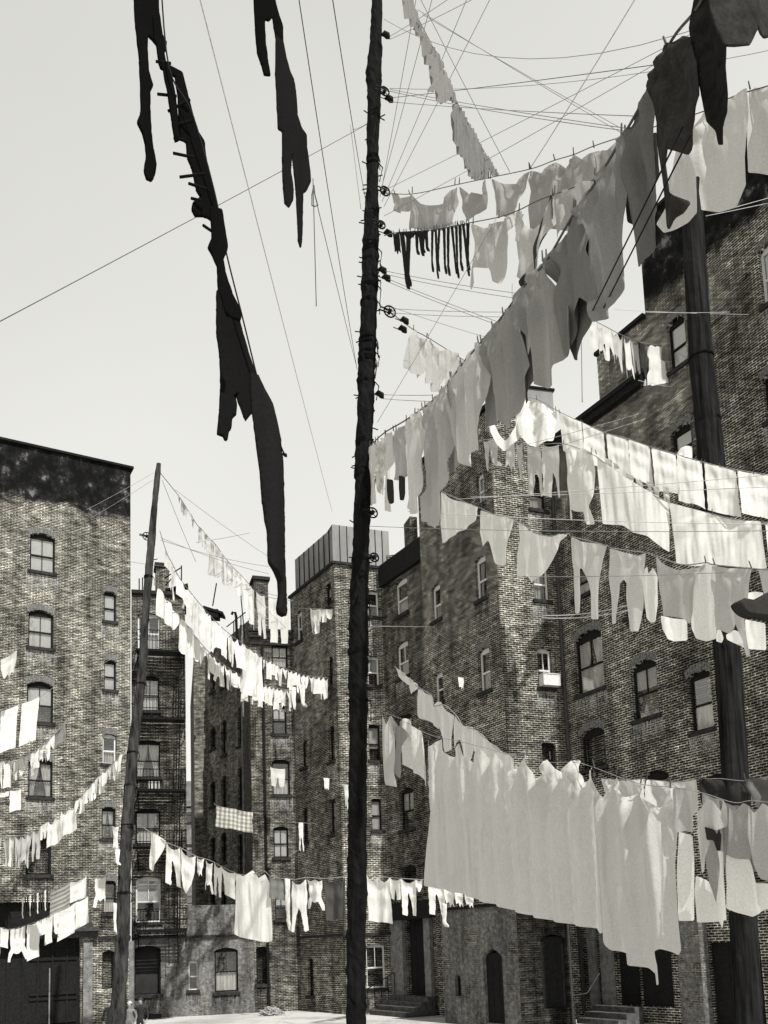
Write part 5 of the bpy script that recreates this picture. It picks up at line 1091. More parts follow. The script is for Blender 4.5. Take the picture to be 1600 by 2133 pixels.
trace('bed_sheet', 'sheet', 'enormous grey-white sheet pinned in deep scallops, the largest cloth in the yard', sc + [(1254, 1660), (1252, 1720), (1258, 1800), (1262, 1860), (1266, 1942), (1258, 1945), (1240, 1935), (1200, 1928), (1150, 1918), (1120, 1912), (1098, 1906), (1070, 1898), (1040, 1888), (1000, 1876), (960, 1862), (920, 1852), (888, 1846), (889, 1760), (890, 1660)], p9, .58, pins=[(1098, 1570), (1146, 1580), (1197, 1580), (1237, 1596)], group=G9, fold=.065, freq=6.5, step_px=8)
trace('bed_sheet', 'sheet', 'torn grey sheet with a ragged trailing corner right of the enormous one', [(1240, 1600), (1250, 1650), (1262, 1662), (1276, 1640), (1290, 1616), (1300, 1645), (1310, 1662), (1324, 1650), (1340, 1632), (1352, 1660), (1372, 1684), (1388, 1670), (1402, 1642), (1404, 1700), (1406, 1800), (1414, 1860), (1416, 1930), (1420, 1978), (1412, 1990), (1400, 1984), (1384, 1976), (1372, 1982), (1380, 2010), (1383, 2050), (1378, 2052), (1368, 2030), (1350, 2016), (1312, 2008), (1308, 1985), (1280, 1980), (1264, 1960), (1258, 1880), (1250, 1780), (1246, 1680)], p9, .52, pins=[(1290, 1612), (1341, 1630), (1402, 1640)], group=G9, fold=.055, freq=6.5, off=.04, step_px=8)
trace('towel', 'towel', 'long pale cloth with dark seam leftmost on the lowest right line', [(795, 1486), (802, 1500), (808, 1510), (812, 1490), (818, 1500), (820, 1560), (818, 1610), (824, 1640), (808, 1634), (796, 1622), (795, 1560)], p9, .62, group=G9)
trace('shirt', 'shirt', 'crumpled dark-striped shirt second on the lowest right line', [(812, 1490), (822, 1510), (832, 1516), (838, 1500), (846, 1506), (852, 1540), (840, 1570), (842, 1612), (828, 1622), (820, 1610), (820, 1550)], p9, .30, group=G9)
trace('sheet_bundle', 'cloth', 'crumpled white bundle of cloth left of the enormous sheet', [(838, 1500), (846, 1496), (858, 1502), (872, 1522), (886, 1540), (890, 1580), (888, 1640), (876, 1622), (872, 1612), (855, 1604), (842, 1590), (844, 1560), (850, 1530)], p9, .68, group=G9, fold=.07, freq=8)
for (t, poly, v) in (('grey pair of drawers directly right of the torn sheet', [(1402, 1642), (1424, 1640), (1440, 1648), (1438, 1690), (1436, 1735), (1425, 1730), (1410, 1735), (1404, 1700)], .42), ('tall white pillowcase strip right of the torn sheet', [(1414, 1732), (1436, 1740), (1438, 1800), (1440, 1918), (1416, 1918), (1412, 1820)], .74),
                     ('pale drawers with a long leg at the lower right', [(1446, 1690), (1456, 1686), (1470, 1664), (1484, 1668), (1496, 1690), (1500, 1665), (1508, 1680), (1508, 1720), (1490, 1730), (1476, 1722), (1470, 1760), (1466, 1815), (1456, 1820), (1450, 1780), (1444, 1740)], .52), ('black knotted rag pinned among pale drawers at lower right', [(1472, 1722), (1490, 1728), (1496, 1738), (1508, 1726), (1516, 1740), (1512, 1772), (1494, 1772), (1486, 1750), (1474, 1750)], .03),
                     ('white bedding panel with shadowed fold at the lower right', [(1452, 1824), (1470, 1835), (1484, 1880), (1494, 1800), (1490, 1772), (1506, 1774), (1508, 1840), (1510, 1918), (1500, 1916), (1496, 1935), (1490, 1920), (1454, 1922), (1450, 1860)], .70), ('white blanket with a bright curved hem at the right edge', [(1514, 1780), (1530, 1788), (1558, 1790), (1570, 1840), (1600, 1840), (1660, 1850), (1660, 1890), (1600, 1894), (1560, 1910), (1535, 1902), (1516, 1892), (1518, 1840)], .74),
                     ('grey draped dress left of the right edge on the lowest line', [(1520, 1680), (1530, 1692), (1548, 1672), (1560, 1680), (1562, 1740), (1560, 1790), (1540, 1788), (1518, 1782), (1522, 1730)], .34), ('pale draped dress touching the right edge on the lowest line', [(1560, 1680), (1570, 1694), (1584, 1672), (1620, 1690), (1660, 1690), (1660, 1838), (1600, 1838), (1582, 1830), (1572, 1800), (1562, 1740)], .46)):
    trace('hanging_garment' if 'blanket' not in t else 'blanket', 'cloth' if 'drawers' not in t else 'underwear', t, poly, p9, v, group='garments at the lower right', off=.05 if v < .1 else -.02, fold=.04)
for (t, poly, v) in (('long grey drawers just right of the tall pillowcase strip', [(1430, 1650), (1448, 1660), (1470, 1662), (1470, 1740), (1466, 1830), (1470, 1900), (1456, 1905), (1446, 1840), (1436, 1760)], .36),
                     ('grey shaded skirt behind the black knotted rag', [(1462, 1664), (1490, 1676), (1512, 1676), (1516, 1760), (1518, 1860), (1500, 1880), (1478, 1900), (1470, 1800)], .28),
                     ('dim grey sheet behind the draped dress left of the right edge', [(1508, 1676), (1536, 1684), (1566, 1680), (1570, 1760), (1566, 1820), (1530, 1815), (1514, 1800)], .24),
                     ('pale sheet behind the dress touching the right edge', [(1560, 1676), (1600, 1684), (1660, 1690), (1660, 1860), (1600, 1862), (1566, 1850)], .50)):
    trace('hanging_garment', 'cloth', t, poly, p9, v, group='garments at the lower right', off=-.28, fold=.05)
R9c = Line([(1240, 1622), (1300, 1624), (1345, 1624), (1400, 1628), (1452, 1624), (1500, 1622), (1560, 1626), (1660, 1610)], 16.5, 14)
rope(R9c, 'taut pale line behind the largest sheet at the right', .006, 'rope_mid')
for (t, poly, v) in (('pale cloth peeping above the torn sheet, left one', [(1252, 1622), (1290, 1626), (1320, 1626), (1344, 1622), (1340, 1660), (1300, 1670), (1256, 1650)], .60), ('pale cloth peeping above the torn sheet, right one', [(1348, 1624), (1375, 1626), (1400, 1630), (1452, 1624), (1458, 1690), (1440, 1700), (1350, 1690)], .56),
                     ('shiny black cloth sagging behind the pale drawers at right', [(1456, 1622), (1500, 1624), (1516, 1644), (1540, 1628), (1556, 1634), (1560, 1690), (1540, 1720), (1480, 1700), (1462, 1670)], .03), ('dark grey shawl at the right edge behind the draped dresses', [(1552, 1624), (1600, 1618), (1660, 1612), (1660, 1700), (1600, 1700), (1582, 1690), (1570, 1660)], .12)):
    trace('hanging_cloth', 'cloth', t, poly, R9c.plane, v, group='cloths behind the lowest right line', swag=.02, pins=[poly[0]])
R10 = Line([(822, 1388), (850, 1412), (872, 1432), (898, 1448), (905, 1470), (925, 1468), (950, 1490), (965, 1512), (990, 1520), (1018, 1545), (1036, 1560), (1056, 1570), (1075, 1572)], 25, 19)
rope(R10, 'line slanting down from the recess to behind the enormous sheet', .012, 'rope_mid'); p10 = R10.plane; G10 = 'white washing behind the enormous sheet'
for (n_, t, poly) in (('handkerchief', 'twisted white streamer at the upper start of the slanting line', [(824, 1390), (834, 1396), (850, 1410), (862, 1420), (858, 1430), (840, 1420), (830, 1406)]), ('handkerchief', 'small white pointed kerchief on the slanting line', [(850, 1416), (866, 1422), (873, 1432), (862, 1442), (854, 1448), (851, 1434)]),
                     ('towel', 'white checked towel hanging large on the slanting line', [(872, 1434), (886, 1442), (898, 1450), (905, 1470), (912, 1486), (914, 1520), (904, 1508), (890, 1500), (876, 1498), (872, 1490), (871, 1460)]), ('shirt', 'white shirt draped after the checked towel', [(904, 1468), (912, 1460), (920, 1464), (930, 1482), (948, 1490), (946, 1512), (940, 1560), (928, 1568), (920, 1540), (912, 1508)]),
                     ('shirt', 'pale shirt with a gap of dark brick beside it above the enormous sheet', [(948, 1490), (962, 1512), (985, 1514), (984, 1560), (978, 1590), (966, 1580), (958, 1540), (946, 1560), (944, 1515)]), ('towel', 'pale striped cloth above the enormous sheet', [(986, 1516), (1004, 1530), (1020, 1545), (1022, 1590), (1010, 1600), (996, 1580), (984, 1560)]), ('towel', 'last pale cloth of the slanting line before the tower corner', [(1022, 1546), (1034, 1556), (1056, 1572), (1072, 1580), (1076, 1620), (1050, 1620), (1024, 1600)])):
    trace(n_, n_, t, poly, p10, .72, group=G10, fold=.03)

# ------------------------------------------------------------------ lower centre line
RD = Line([(296, 1722), (320, 1738), (345, 1754), (376, 1766), (410, 1784), (440, 1793), (480, 1814), (515, 1824), (548, 1814), (566, 1826), (610, 1832), (640, 1828), (676, 1830), (722, 1826), (765, 1822), (812, 1828), (870, 1832), (925, 1836), (990, 1858)], 25, 21)
rope(RD, 'low line sagging across the yard from the leaning mast past the tall pole', .011, 'rope_mid'); GD = 'washing on the low central line'
pD_ = RD.plane
trace('diaper_cloth', 'cloth', 'white triangular cloth leftmost on the low central line beside the mast', [(312, 1732), (330, 1740), (346, 1753), (338, 1775), (326, 1800), (318, 1816), (310, 1810), (309, 1790), (312, 1760)], pD_, .80, group=GD)
for (a, b, k, d, v, t) in ((347, 375, 'trousers', 84, .80, 'white long drawers second on the low central line'), (376, 408, 'point', 88, .80, 'white pointed cloth third on the low central line'), (409, 426, 'rag', 40, .78, 'small white rag between the pointed cloth and the shirts'), (427, 446, 'shirt', 62, .78, 'white child shirt fifth on the low central line'),
                           (446, 462, 'trousers', 66, .76, 'white small trousers just left of the white blouse'), (460, 492, 'pinch', 58, .78, 'white blouse touching the big white blanket'), (594, 604, 'stocking', 108, .78, 'white stocking just right of the dark grey cloth'), (563, 602, 'towel', 46, .16, 'dark grey draped cloth right of the big white blanket'),
                           (606, 640, 'union_suit', 112, .80, 'white union suit with long legs left of the small sweater'), (638, 675, 'shirt', 62, .78, 'white small sweater with sagging arms on the low line'), (676, 720, 'towel', 88, .07, 'black swagged cloth close to the left of the tall pole'),
                           (764, 812, 'sheet', 96, .82, 'bright white square sheet just right of the tall pole'), (812, 836, 'drawers', 46, .8, 'white drawers beside the bright square sheet'), (836, 866, 'trousers', 76, .8, 'white little trousers above the dark doorway'), (866, 880, 'point', 26, .8, 'tiny white cloth right of the little trousers'),
                           (892, 925, 'trousers', 70, .8, 'white drawers hanging just below the left end of the enormous sheet'), (922, 945, 'rag', 50, .78, 'ragged white cloth under the enormous sheet, left one'), (945, 965, 'rag', 44, .78, 'ragged white cloth under the enormous sheet, middle one'), (965, 986, 'rag', 38, .78, 'ragged white cloth under the enormous sheet, right one')):
    hang(RD, a, b, k, d, v, t, pins=3 if b - a > 34 else 2, sag=.12, group=GD, step_px=6, thick=.02 if k == 'stocking' else 0)
trace('blanket', 'blanket', 'big white bordered blanket hanging over the low annex', [(492, 1818), (508, 1826), (525, 1812), (540, 1830), (552, 1820), (562, 1838), (564, 1880), (567, 1940), (567, 1960), (556, 1963), (528, 1958), (500, 1952), (487, 1946), (490, 1880)], pD_, .78, group=GD, pins=[(508, 1820), (548, 1814)], fold=.02)
hang(Line([(918, 1880), (932, 1884)], 20.5, 20.4), 919, 930, 'stocking', 48, .8, 'white stocking dangling by the dark doorway edge', group=GD, thick=.02, fold=0)
# rows from the leaning mast
RA_ = Line([(334, 985), (370, 1030), (385, 1052), (410, 1092), (420, 1102), (437, 1122), (450, 1135), (466, 1158), (487, 1183), (506, 1202), (532, 1232)], 26, 34)
rope(RA_, 'highest line falling from the top of the leaning mast', .012, 'rope_mid'); GA = 'washing on the highest line of the leaning mast'
for (a, b, k, d, v, t) in ((371, 376, 'rag', 14, .4, 'tiniest rag high on the line from the mast top'), (378, 390, 'rag', 22, .5, 'tiny pale rag second on the line from the mast top'), (392, 405, 'rag', 20, .4, 'tiny grey rag third on the line from the mast top'), (414, 421, 'shirt', 34, .5, 'small grey shirt midway down the line from the mast top'), (423, 436, 'drawers', 36, .55, 'small pale drawers midway down the line from the mast top'),
                           (437, 448, 'towel', 74, .55, 'narrow gauzy towel on the line from the mast top'), (449, 466, 'towel', 64, .6, 'gauzy white cloth before the two pointed ones on the mast top line'), (467, 486, 'point', 60, .7, 'pointed white cloth left of its twin on the mast top line'), (487, 504, 'dress', 52, .7, 'white slip just left of the wide sheet on the mast top line'), (505, 530, 'sheet', 84, .8, 'wide white sheet at the low end of the mast top line')):
    hang(RA_, a, b, k, d, v, t, group=GA, step_px=5)
RB_ = Line([(333, 1105), (347, 1150), (358, 1172), (375, 1205), (398, 1235), (420, 1262), (450, 1295), (480, 1322), (505, 1340), (545, 1368), (600, 1395), (640, 1407), (684, 1412)], 26, 36)
rope(RB_, 'long white-laden line from the leaning mast to the stepped tower, upper', .012, 'rope_mid'); GB = 'washing on the upper long line left of the pole'
row(RB_, 346, 412, 6, ['towel', 'shirt', 'towel', 'shirt', 'towel', 'rag'], (40, 70), .68, 'the upper line sagging from the leaning mast', GB, 1)
row(RB_, 412, 506, 8, ['towel', 'trousers', 'towel', 'towel', 'pinch', 'towel', 'trousers', 'towel'], (80, 62), .80, 'the upper line sagging from the leaning mast', GB, 7)
hang(RB_, 507, 545, 'sheet', 96, .82, 'tall white sheet crossing both long lines left of the stepped tower', pins=4, group=GB)
row(RB_, 546, 684, 15, ['point', 'pinch', 'towel', 'drawers', 'pinch'], (34, 44), .80, 'the far line beside the stepped tower', GB, 1)
RC_ = Line([(328, 1220), (352, 1258), (378, 1286), (412, 1332), (450, 1372), (500, 1406), (545, 1424), (580, 1434), (618, 1440)], 26, 37)
rope(RC_, 'long white-laden line from the leaning mast toward the stepped tower, lower', .012, 'rope_mid'); GC = 'washing on the lower long line left of the pole'
trace('bed_sheet', 'sheet', 'white sheet hanging as a steep triangle right beside the leaning mast', [(330, 1222), (345, 1245), (362, 1268), (378, 1288), (370, 1300), (364, 1314), (352, 1304), (340, 1292), (329, 1280), (329, 1250)], RC_.plane, .80, group=GC)
trace('bed_sheet', 'sheet', 'broad white sheet covering the top of the sky gap', [(378, 1288), (388, 1300), (402, 1312), (414, 1334), (412, 1380), (400, 1370), (382, 1364), (369, 1350), (373, 1315)], RC_.plane, .80, group=GC)
row(RC_, 413, 616, 20, ['point', 'pinch', 'towel', 'shirt', 'pinch', 'drawers', 'towel'], (54, 38), .80, 'the lower sagging line above the slit windows', GC, 1)
hang(Line([(598, 1430), (636, 1432)], 36.5, 36.6), 602, 616, 'trousers', 44, .8, 'white trousers at the end of the lower sagging line', group=GC)
hang(Line([(620, 1425), (640, 1428)], 36.5, 36.6), 624, 636, 'stocking', 46, .8, 'white stocking near the inner corner of the stepped tower', group=GC, thick=.02)
RT = Line([(520, 1226), (560, 1244), (612, 1252)], 36, 38); rope(RT, 'short line behind the long black stocking', .012, 'rope_mid')
hang(RT, 532, 552, 'union_suit', 92, .62, 'pale union suit in front of the brick chimney', group='pale underwear by the chimney'); hang(RT, 562, 600, 'trousers', 92, .72, 'pale drooping drawers behind the tip of the long black stocking', group='pale underwear by the chimney')
RT2 = Line([(608, 1266), (694, 1270)], 38.5, 36.5); rope(RT2, 'short window line on the stepped tower top', .012, 'rope_mid')
for a, b, k, d, t in ((648, 664, 'drawers', 52, 'white drawers leftmost on the stepped tower window line'), (665, 680, 'drawers', 28, 'short white drawers in the middle of the stepped tower window line'), (681, 692, 'point', 20, 'small white kerchief at the window on the stepped tower')): hang(RT2, a, b, k, d, .8, t, group='washing on the stepped tower window line')
for (x, y, Y, h, t) in ((680, 1620, 36, 26, 'tiny white cloth fluttering alone before the stepped tower'), (722, 1632, 19, 54, 'white cloth half hidden by the left side of the tall pole'), (960, 1410, 30, 24, 'tiny white rag hovering alone before the corner tower')):
    hang(Line([(x - 8, y), (x + 8, y + 2)], Y, Y), x - 6, x + 6, 'rag', h, .8, t)
    wire(x - 22, y - 3, Y, x + 34, y + 3, Y, 'short stretch of thin line holding ' + t.split(' before')[0].split(' by')[0], .02, .006, 'rope_mid')
RK = Line([(446, 1672), (452, 1678), (490, 1690), (527, 1692), (540, 1694)], 30, 30.5); rope(RK, 'thin line of the checked cloth', .008, 'rope_mid')
hang(RK, 451, 526, 'towel', 44, .66, 'checked cloth hanging alone in front of the slit windows', pins=3, sag=.04, mat=cloth(.66, 'check'), lean=-.05)
RS_ = Line([(618, 1712), (640, 1714)], 35, 35)
hang(RS_, 622, 632, 'union_suit', 60, .8, 'white narrow garment in the inner corner left of the stepped tower'); wire(600, 1712, 35, 660, 1715, 35, 'short line in the inner corner left of the stepped tower', .01, .008, 'rope_mid')
# ------------------------------------------------------------------ left lines
LL1 = Line([(-60, 1508), (0, 1482), (40, 1468), (86, 1450), (120, 1425)], 30, 31.5); rope(LL1, 'line of two big towels at the far left', .01, 'rope_mid'); GL = 'two big towels at the far left'
hang(LL1, 2, 37, 'towel', 88, .82, 'white towel of the far left pair, nearer the left edge', sag=.02, lean=-.03, group=GL); hang(LL1, 46, 82, 'towel', 90, .82, 'white towel of the far left pair, in front of a window', sag=.02, lean=-.06, group=GL)
LL0 = Line([(-40, 1400), (0, 1375), (38, 1352)], 29, 30); rope(LL0, 'short line high at the left edge', .01, 'rope_mid')
hang(LL0, 1, 36, 'rag', 50, .66, 'pale ragged shirt near the left edge above the two towels')
LL2 = Line([(-30, 1592), (0, 1586), (40, 1580), (80, 1560), (116, 1528), (140, 1498)], 30, 34); rope(LL2, 'line of tiny whites below the two big towels', .01, 'rope_mid')
row(LL2, -12, 114, 12, ['shirt', 'union_suit', 'pinch', 'shirt', 'drawers', 'point'], (56, 36), .76, 'the steep line below the two big towels', 'small whites at the far left')
hang(LL2, 116, 134, 'towel', 34, .2, 'grey cloth at the upper end of the line below the two big towels')
LL3 = Line([(-60, 1660), (0, 1652), (48, 1642)], 29, 30); rope(LL3, 'short line of the lone square towel at left', .01, 'rope_mid')
hang(LL3, 20, 45, 'towel', 44, .80, 'lone square white towel left of the fourth window'); hang(LL3, -20, 18, 'towel', 10, .78, 'white cloth folded over the line left of the lone square towel')
LL4 = Line([(-40, 1744), (0, 1742), (50, 1740), (84, 1722), (110, 1706), (140, 1688), (160, 1668), (180, 1648), (205, 1618), (235, 1590), (262, 1562)], 29.5, 26.2); rope(LL4, 'line sweeping up from the left edge to the leaning mast', .011, 'rope_mid'); G4 = 'washing on the line sweeping up to the mast'
row(LL4, -14, 84, 8, ['union_suit', 'shirt', 'union_suit', 'trousers'], (58, 62), .60, 'the line sweeping up to the leaning mast', G4, 1, vj=.1)
hang(LL4, 86, 99, 'drawers', 32, .8, 'white drawers between the union suits and the white sheet at left', group=G4)
hang(LL4, 100, 158, 'sheet', 56, .82, 'white wide sheet on the line sweeping up to the mast', pins=5, sag=.2, group=G4)
row(LL4, 158, 256, 12, ['point', 'pinch', 'towel', 'point', 'drawers'], (36, 34), .80, 'the steep far end beside the leaning mast', G4, 1)
LL5 = Line([(90, 1872), (108, 1856), (140, 1840), (182, 1824), (196, 1830), (224, 1824), (236, 1812)], 30, 32); rope(LL5, 'line with the striped cloth at lower left', .01, 'rope_mid'); G5 = 'cloths on the striped cloth line'
hang(LL5, 106, 146, 'towel', 56, .34, 'grey cloth with dark stripes at the lower left', mat=cloth(.4, 'stripe'), sag=.03, group=G5); hang(LL5, 146, 181, 'towel', 44, .80, 'white pointed towel right of the striped cloth', group=G5, sag=.1); hang(LL5, 196, 222, 'shirt', 58, .80, 'white shirt nearest the small window beside the mast', group=G5)
LL6 = Line([(-60, 1935), (0, 1932), (20, 1936), (58, 1926), (100, 1910), (150, 1884), (200, 1858)], 29, 31); rope(LL6, 'lowest left line of white linen above the wooden gate', .01, 'rope_mid'); G6b = 'white linen above the wooden gate'
for a, b, k, d, t in ((-30, 0, 'towel', 60, 'white towel cut off by the left edge above the gate'), (1, 18, 'towel', 40, 'short white towel beside the left edge above the gate'), (19, 56, 'shirt', 66, 'white baggy shirt above the wooden gate'), (57, 82, 'towel', 76, 'longest narrow white towel above the wooden gate'), (83, 94, 'towel', 34, 'tiny white towel above the wooden gate'), (94, 110, 'towel', 58, 'white towel above the gate door edge'),
                      (111, 122, 'stocking', 46, 'white single stocking above the gate'), (122, 156, 'sheet', 62, 'white small sheet under the striped cloth'), (157, 184, 'towel', 56, 'pale towel touching the wooden gable board')): hang(LL6, a, b, k, d, .78, t, group=G6b, sag=.05)
LL7 = Line([(40, 1872), (60, 1866), (80, 1860), (104, 1850)], 29.5, 30); rope(LL7, 'short line of thin stockings at lower left', .008, 'rope')
for i in range(11):
    v = .76 if i % 3 == 0 else .03
    hang(LL7, 46 + i * 5.2, 49 + i * 5.2, 'stocking', 44, v, '%s thin stocking, %s from the left on the short lower left line' % (vword(v), NUM[i]), fold=0, thick=.02, twist=0, sag=0, group='thin stockings at the lower left', step_px=4)
for (x, y, Y, h, w, t, k) in ((241, 1720, 25.5, 46, 14, 'white slim garment hanging against the left side of the mast', 'pinch'), (246, 1768, 25.5, 32, 9, 'white stocking below the slim garment by the mast', 'stocking'), (240, 1880, 25.5, 70, 8, 'white narrow strip hanging low beside the mast', 'rag')):
    hang(Line([(x - w / 2, y), (x + w / 2, y + 2)], Y, Y), x - w / 2, x + w / 2, k, h, .8, t)

# ------------------------------------------------------------------ near silhouettes, upper left
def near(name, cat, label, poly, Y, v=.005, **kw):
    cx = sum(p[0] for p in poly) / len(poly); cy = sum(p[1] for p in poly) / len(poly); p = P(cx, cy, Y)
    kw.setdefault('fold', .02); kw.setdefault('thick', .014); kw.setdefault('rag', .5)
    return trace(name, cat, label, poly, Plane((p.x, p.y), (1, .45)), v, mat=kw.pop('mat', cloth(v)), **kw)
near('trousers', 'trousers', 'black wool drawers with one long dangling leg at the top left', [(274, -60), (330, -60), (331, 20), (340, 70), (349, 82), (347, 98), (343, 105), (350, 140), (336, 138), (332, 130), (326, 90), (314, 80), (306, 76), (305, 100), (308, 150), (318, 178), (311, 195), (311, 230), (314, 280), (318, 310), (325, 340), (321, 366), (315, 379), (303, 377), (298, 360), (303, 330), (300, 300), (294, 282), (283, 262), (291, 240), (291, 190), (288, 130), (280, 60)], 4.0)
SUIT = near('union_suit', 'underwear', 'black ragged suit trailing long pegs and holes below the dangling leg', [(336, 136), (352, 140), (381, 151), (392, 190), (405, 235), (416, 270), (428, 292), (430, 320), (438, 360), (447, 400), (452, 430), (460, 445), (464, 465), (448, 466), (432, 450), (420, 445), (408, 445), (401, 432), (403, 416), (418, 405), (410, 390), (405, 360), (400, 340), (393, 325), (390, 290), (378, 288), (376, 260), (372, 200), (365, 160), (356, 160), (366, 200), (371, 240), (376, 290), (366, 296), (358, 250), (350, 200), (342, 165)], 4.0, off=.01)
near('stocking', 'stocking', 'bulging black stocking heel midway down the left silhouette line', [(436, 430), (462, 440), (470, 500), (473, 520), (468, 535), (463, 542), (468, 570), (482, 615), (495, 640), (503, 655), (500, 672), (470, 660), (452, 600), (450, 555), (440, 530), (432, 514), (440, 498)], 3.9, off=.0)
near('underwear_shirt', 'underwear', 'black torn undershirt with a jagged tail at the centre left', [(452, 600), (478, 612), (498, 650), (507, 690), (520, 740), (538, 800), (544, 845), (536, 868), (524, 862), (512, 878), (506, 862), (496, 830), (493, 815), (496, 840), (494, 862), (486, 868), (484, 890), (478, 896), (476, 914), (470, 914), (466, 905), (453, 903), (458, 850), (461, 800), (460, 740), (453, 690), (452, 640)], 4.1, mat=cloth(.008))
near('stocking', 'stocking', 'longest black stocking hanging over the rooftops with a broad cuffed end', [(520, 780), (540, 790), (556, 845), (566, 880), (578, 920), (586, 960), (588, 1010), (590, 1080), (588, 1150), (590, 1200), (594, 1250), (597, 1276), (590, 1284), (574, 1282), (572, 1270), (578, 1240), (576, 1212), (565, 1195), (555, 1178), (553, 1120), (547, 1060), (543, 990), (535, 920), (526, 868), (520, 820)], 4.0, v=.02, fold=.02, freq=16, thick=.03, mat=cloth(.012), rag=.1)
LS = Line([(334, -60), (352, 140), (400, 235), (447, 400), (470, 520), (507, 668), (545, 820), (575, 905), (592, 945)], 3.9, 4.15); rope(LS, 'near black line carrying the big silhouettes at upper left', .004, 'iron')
block(592, 950, 4.1, 'small black peg knot at the end of the silhouette line', .012)
mb = MB()
pegp = [((352, 198), (328, 196)), ((370, 290), (362, 288)), ((388, 326), (361, 319)), ((412, 360), (374, 369)), ((414, 392), (393, 382)), ((404, 416), (398, 413)), ((446, 494), (423, 469)), ((340, 130), (325, 128)), ((380, 205), (350, 232)), ((386, 250), (358, 262))]
for a, b in pegp: mb = MB(); mb.tube([P(a[0] + 16, a[1] + 2, 3.98), P(b[0], b[1], 3.98)], [.007, .007], 6); mb.build('clothes_peg', MT['pole_black'], SUIT)

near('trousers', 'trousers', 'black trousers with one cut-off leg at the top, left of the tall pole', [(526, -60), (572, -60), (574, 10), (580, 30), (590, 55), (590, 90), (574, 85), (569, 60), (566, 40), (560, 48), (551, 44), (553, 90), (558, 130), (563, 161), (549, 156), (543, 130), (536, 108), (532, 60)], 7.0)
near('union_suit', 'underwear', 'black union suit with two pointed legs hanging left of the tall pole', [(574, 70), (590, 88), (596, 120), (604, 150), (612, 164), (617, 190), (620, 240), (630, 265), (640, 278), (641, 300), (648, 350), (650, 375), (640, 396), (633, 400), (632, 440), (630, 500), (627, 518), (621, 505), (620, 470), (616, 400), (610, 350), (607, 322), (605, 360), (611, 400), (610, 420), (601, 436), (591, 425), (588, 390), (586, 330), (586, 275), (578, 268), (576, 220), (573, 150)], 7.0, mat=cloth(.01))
for (a, b, c, d, r, t) in ((412, -20, 470, 250, .004, 0), ):
    pass
mb = MB(); c = P(655, 400, 8.8)
mb.tube([P(x, y, 8.9) for x, y in ((654, 386), (650, 405), (650, 428), (656, 430), (662, 428), (656, 405), (654, 386))], .007, 5); o = mb.build('rope_knot', MT['rope']); tag(o, 'looped rope knot at the end of the cord left of the tall pole', 'rope knot')

# pale strip of garments seen almost end on, high above
LT = Line([(838, -70), (852, 0), (872, 40), (900, 95), (922, 145), (945, 200), (972, 250), (1000, 300), (1020, 335), (1036, 362)], 9, 15.5, key='y'); rope(LT, 'steep line of gauzy pale garments coming down from the top of the picture', .006, 'rope_mid')
GT = 'gauzy garments on the steep top line'
for (cat, nm, t, poly, v) in (('shirt', 'shirt', 'pale gauzy shirt topmost on the steep line, cut by the top edge', [(832, -50), (850, -40), (862, 12), (870, 40), (880, 62), (868, 56), (858, 58), (852, 50), (848, 40), (843, 38), (842, 15), (834, 5)], .6),
                              ('shirt', 'shirt', 'pale gauzy rag shirt just below the topmost one', [(868, 40), (884, 72), (900, 96), (916, 120), (924, 140), (913, 150), (908, 120), (896, 110), (884, 118), (882, 92), (876, 76), (866, 70), (862, 60)], .55),
                              ('shirt', 'shirt', 'pale gauzy shirt with two tails in the middle of the steep line', [(904, 100), (916, 126), (934, 165), (944, 195), (930, 212), (918, 218), (911, 200), (912, 160), (905, 192), (896, 190), (900, 160), (900, 145), (890, 130), (884, 118), (892, 112)], .5),
                              ('cloth', 'rag_cloth', 'thin dark-hemmed rag in the middle of the steep line', [(928, 160), (946, 196), (955, 218), (944, 214), (936, 206), (930, 196)], .45),
                              ('sheet', 'bed_sheet', 'grey pleated sheet on the lower half of the steep line', [(944, 215), (962, 230), (980, 262), (1000, 300), (1012, 324), (1010, 350), (998, 374), (990, 376), (980, 368), (974, 352), (968, 348), (966, 328), (956, 320), (954, 306), (944, 300), (942, 260)], .42),
                              ('sheet', 'bed_sheet', 'fringed grey cloth at the foot of the steep line', [(1008, 318), (1022, 335), (1036, 358), (1040, 366), (1026, 366), (1016, 350), (1014, 372), (1004, 376), (1000, 360), (1006, 340)], .4)):
    trace(nm, cat, t, poly, LT.plane, v * .38, group=GT, fold=.03, freq=10, slope=.3)

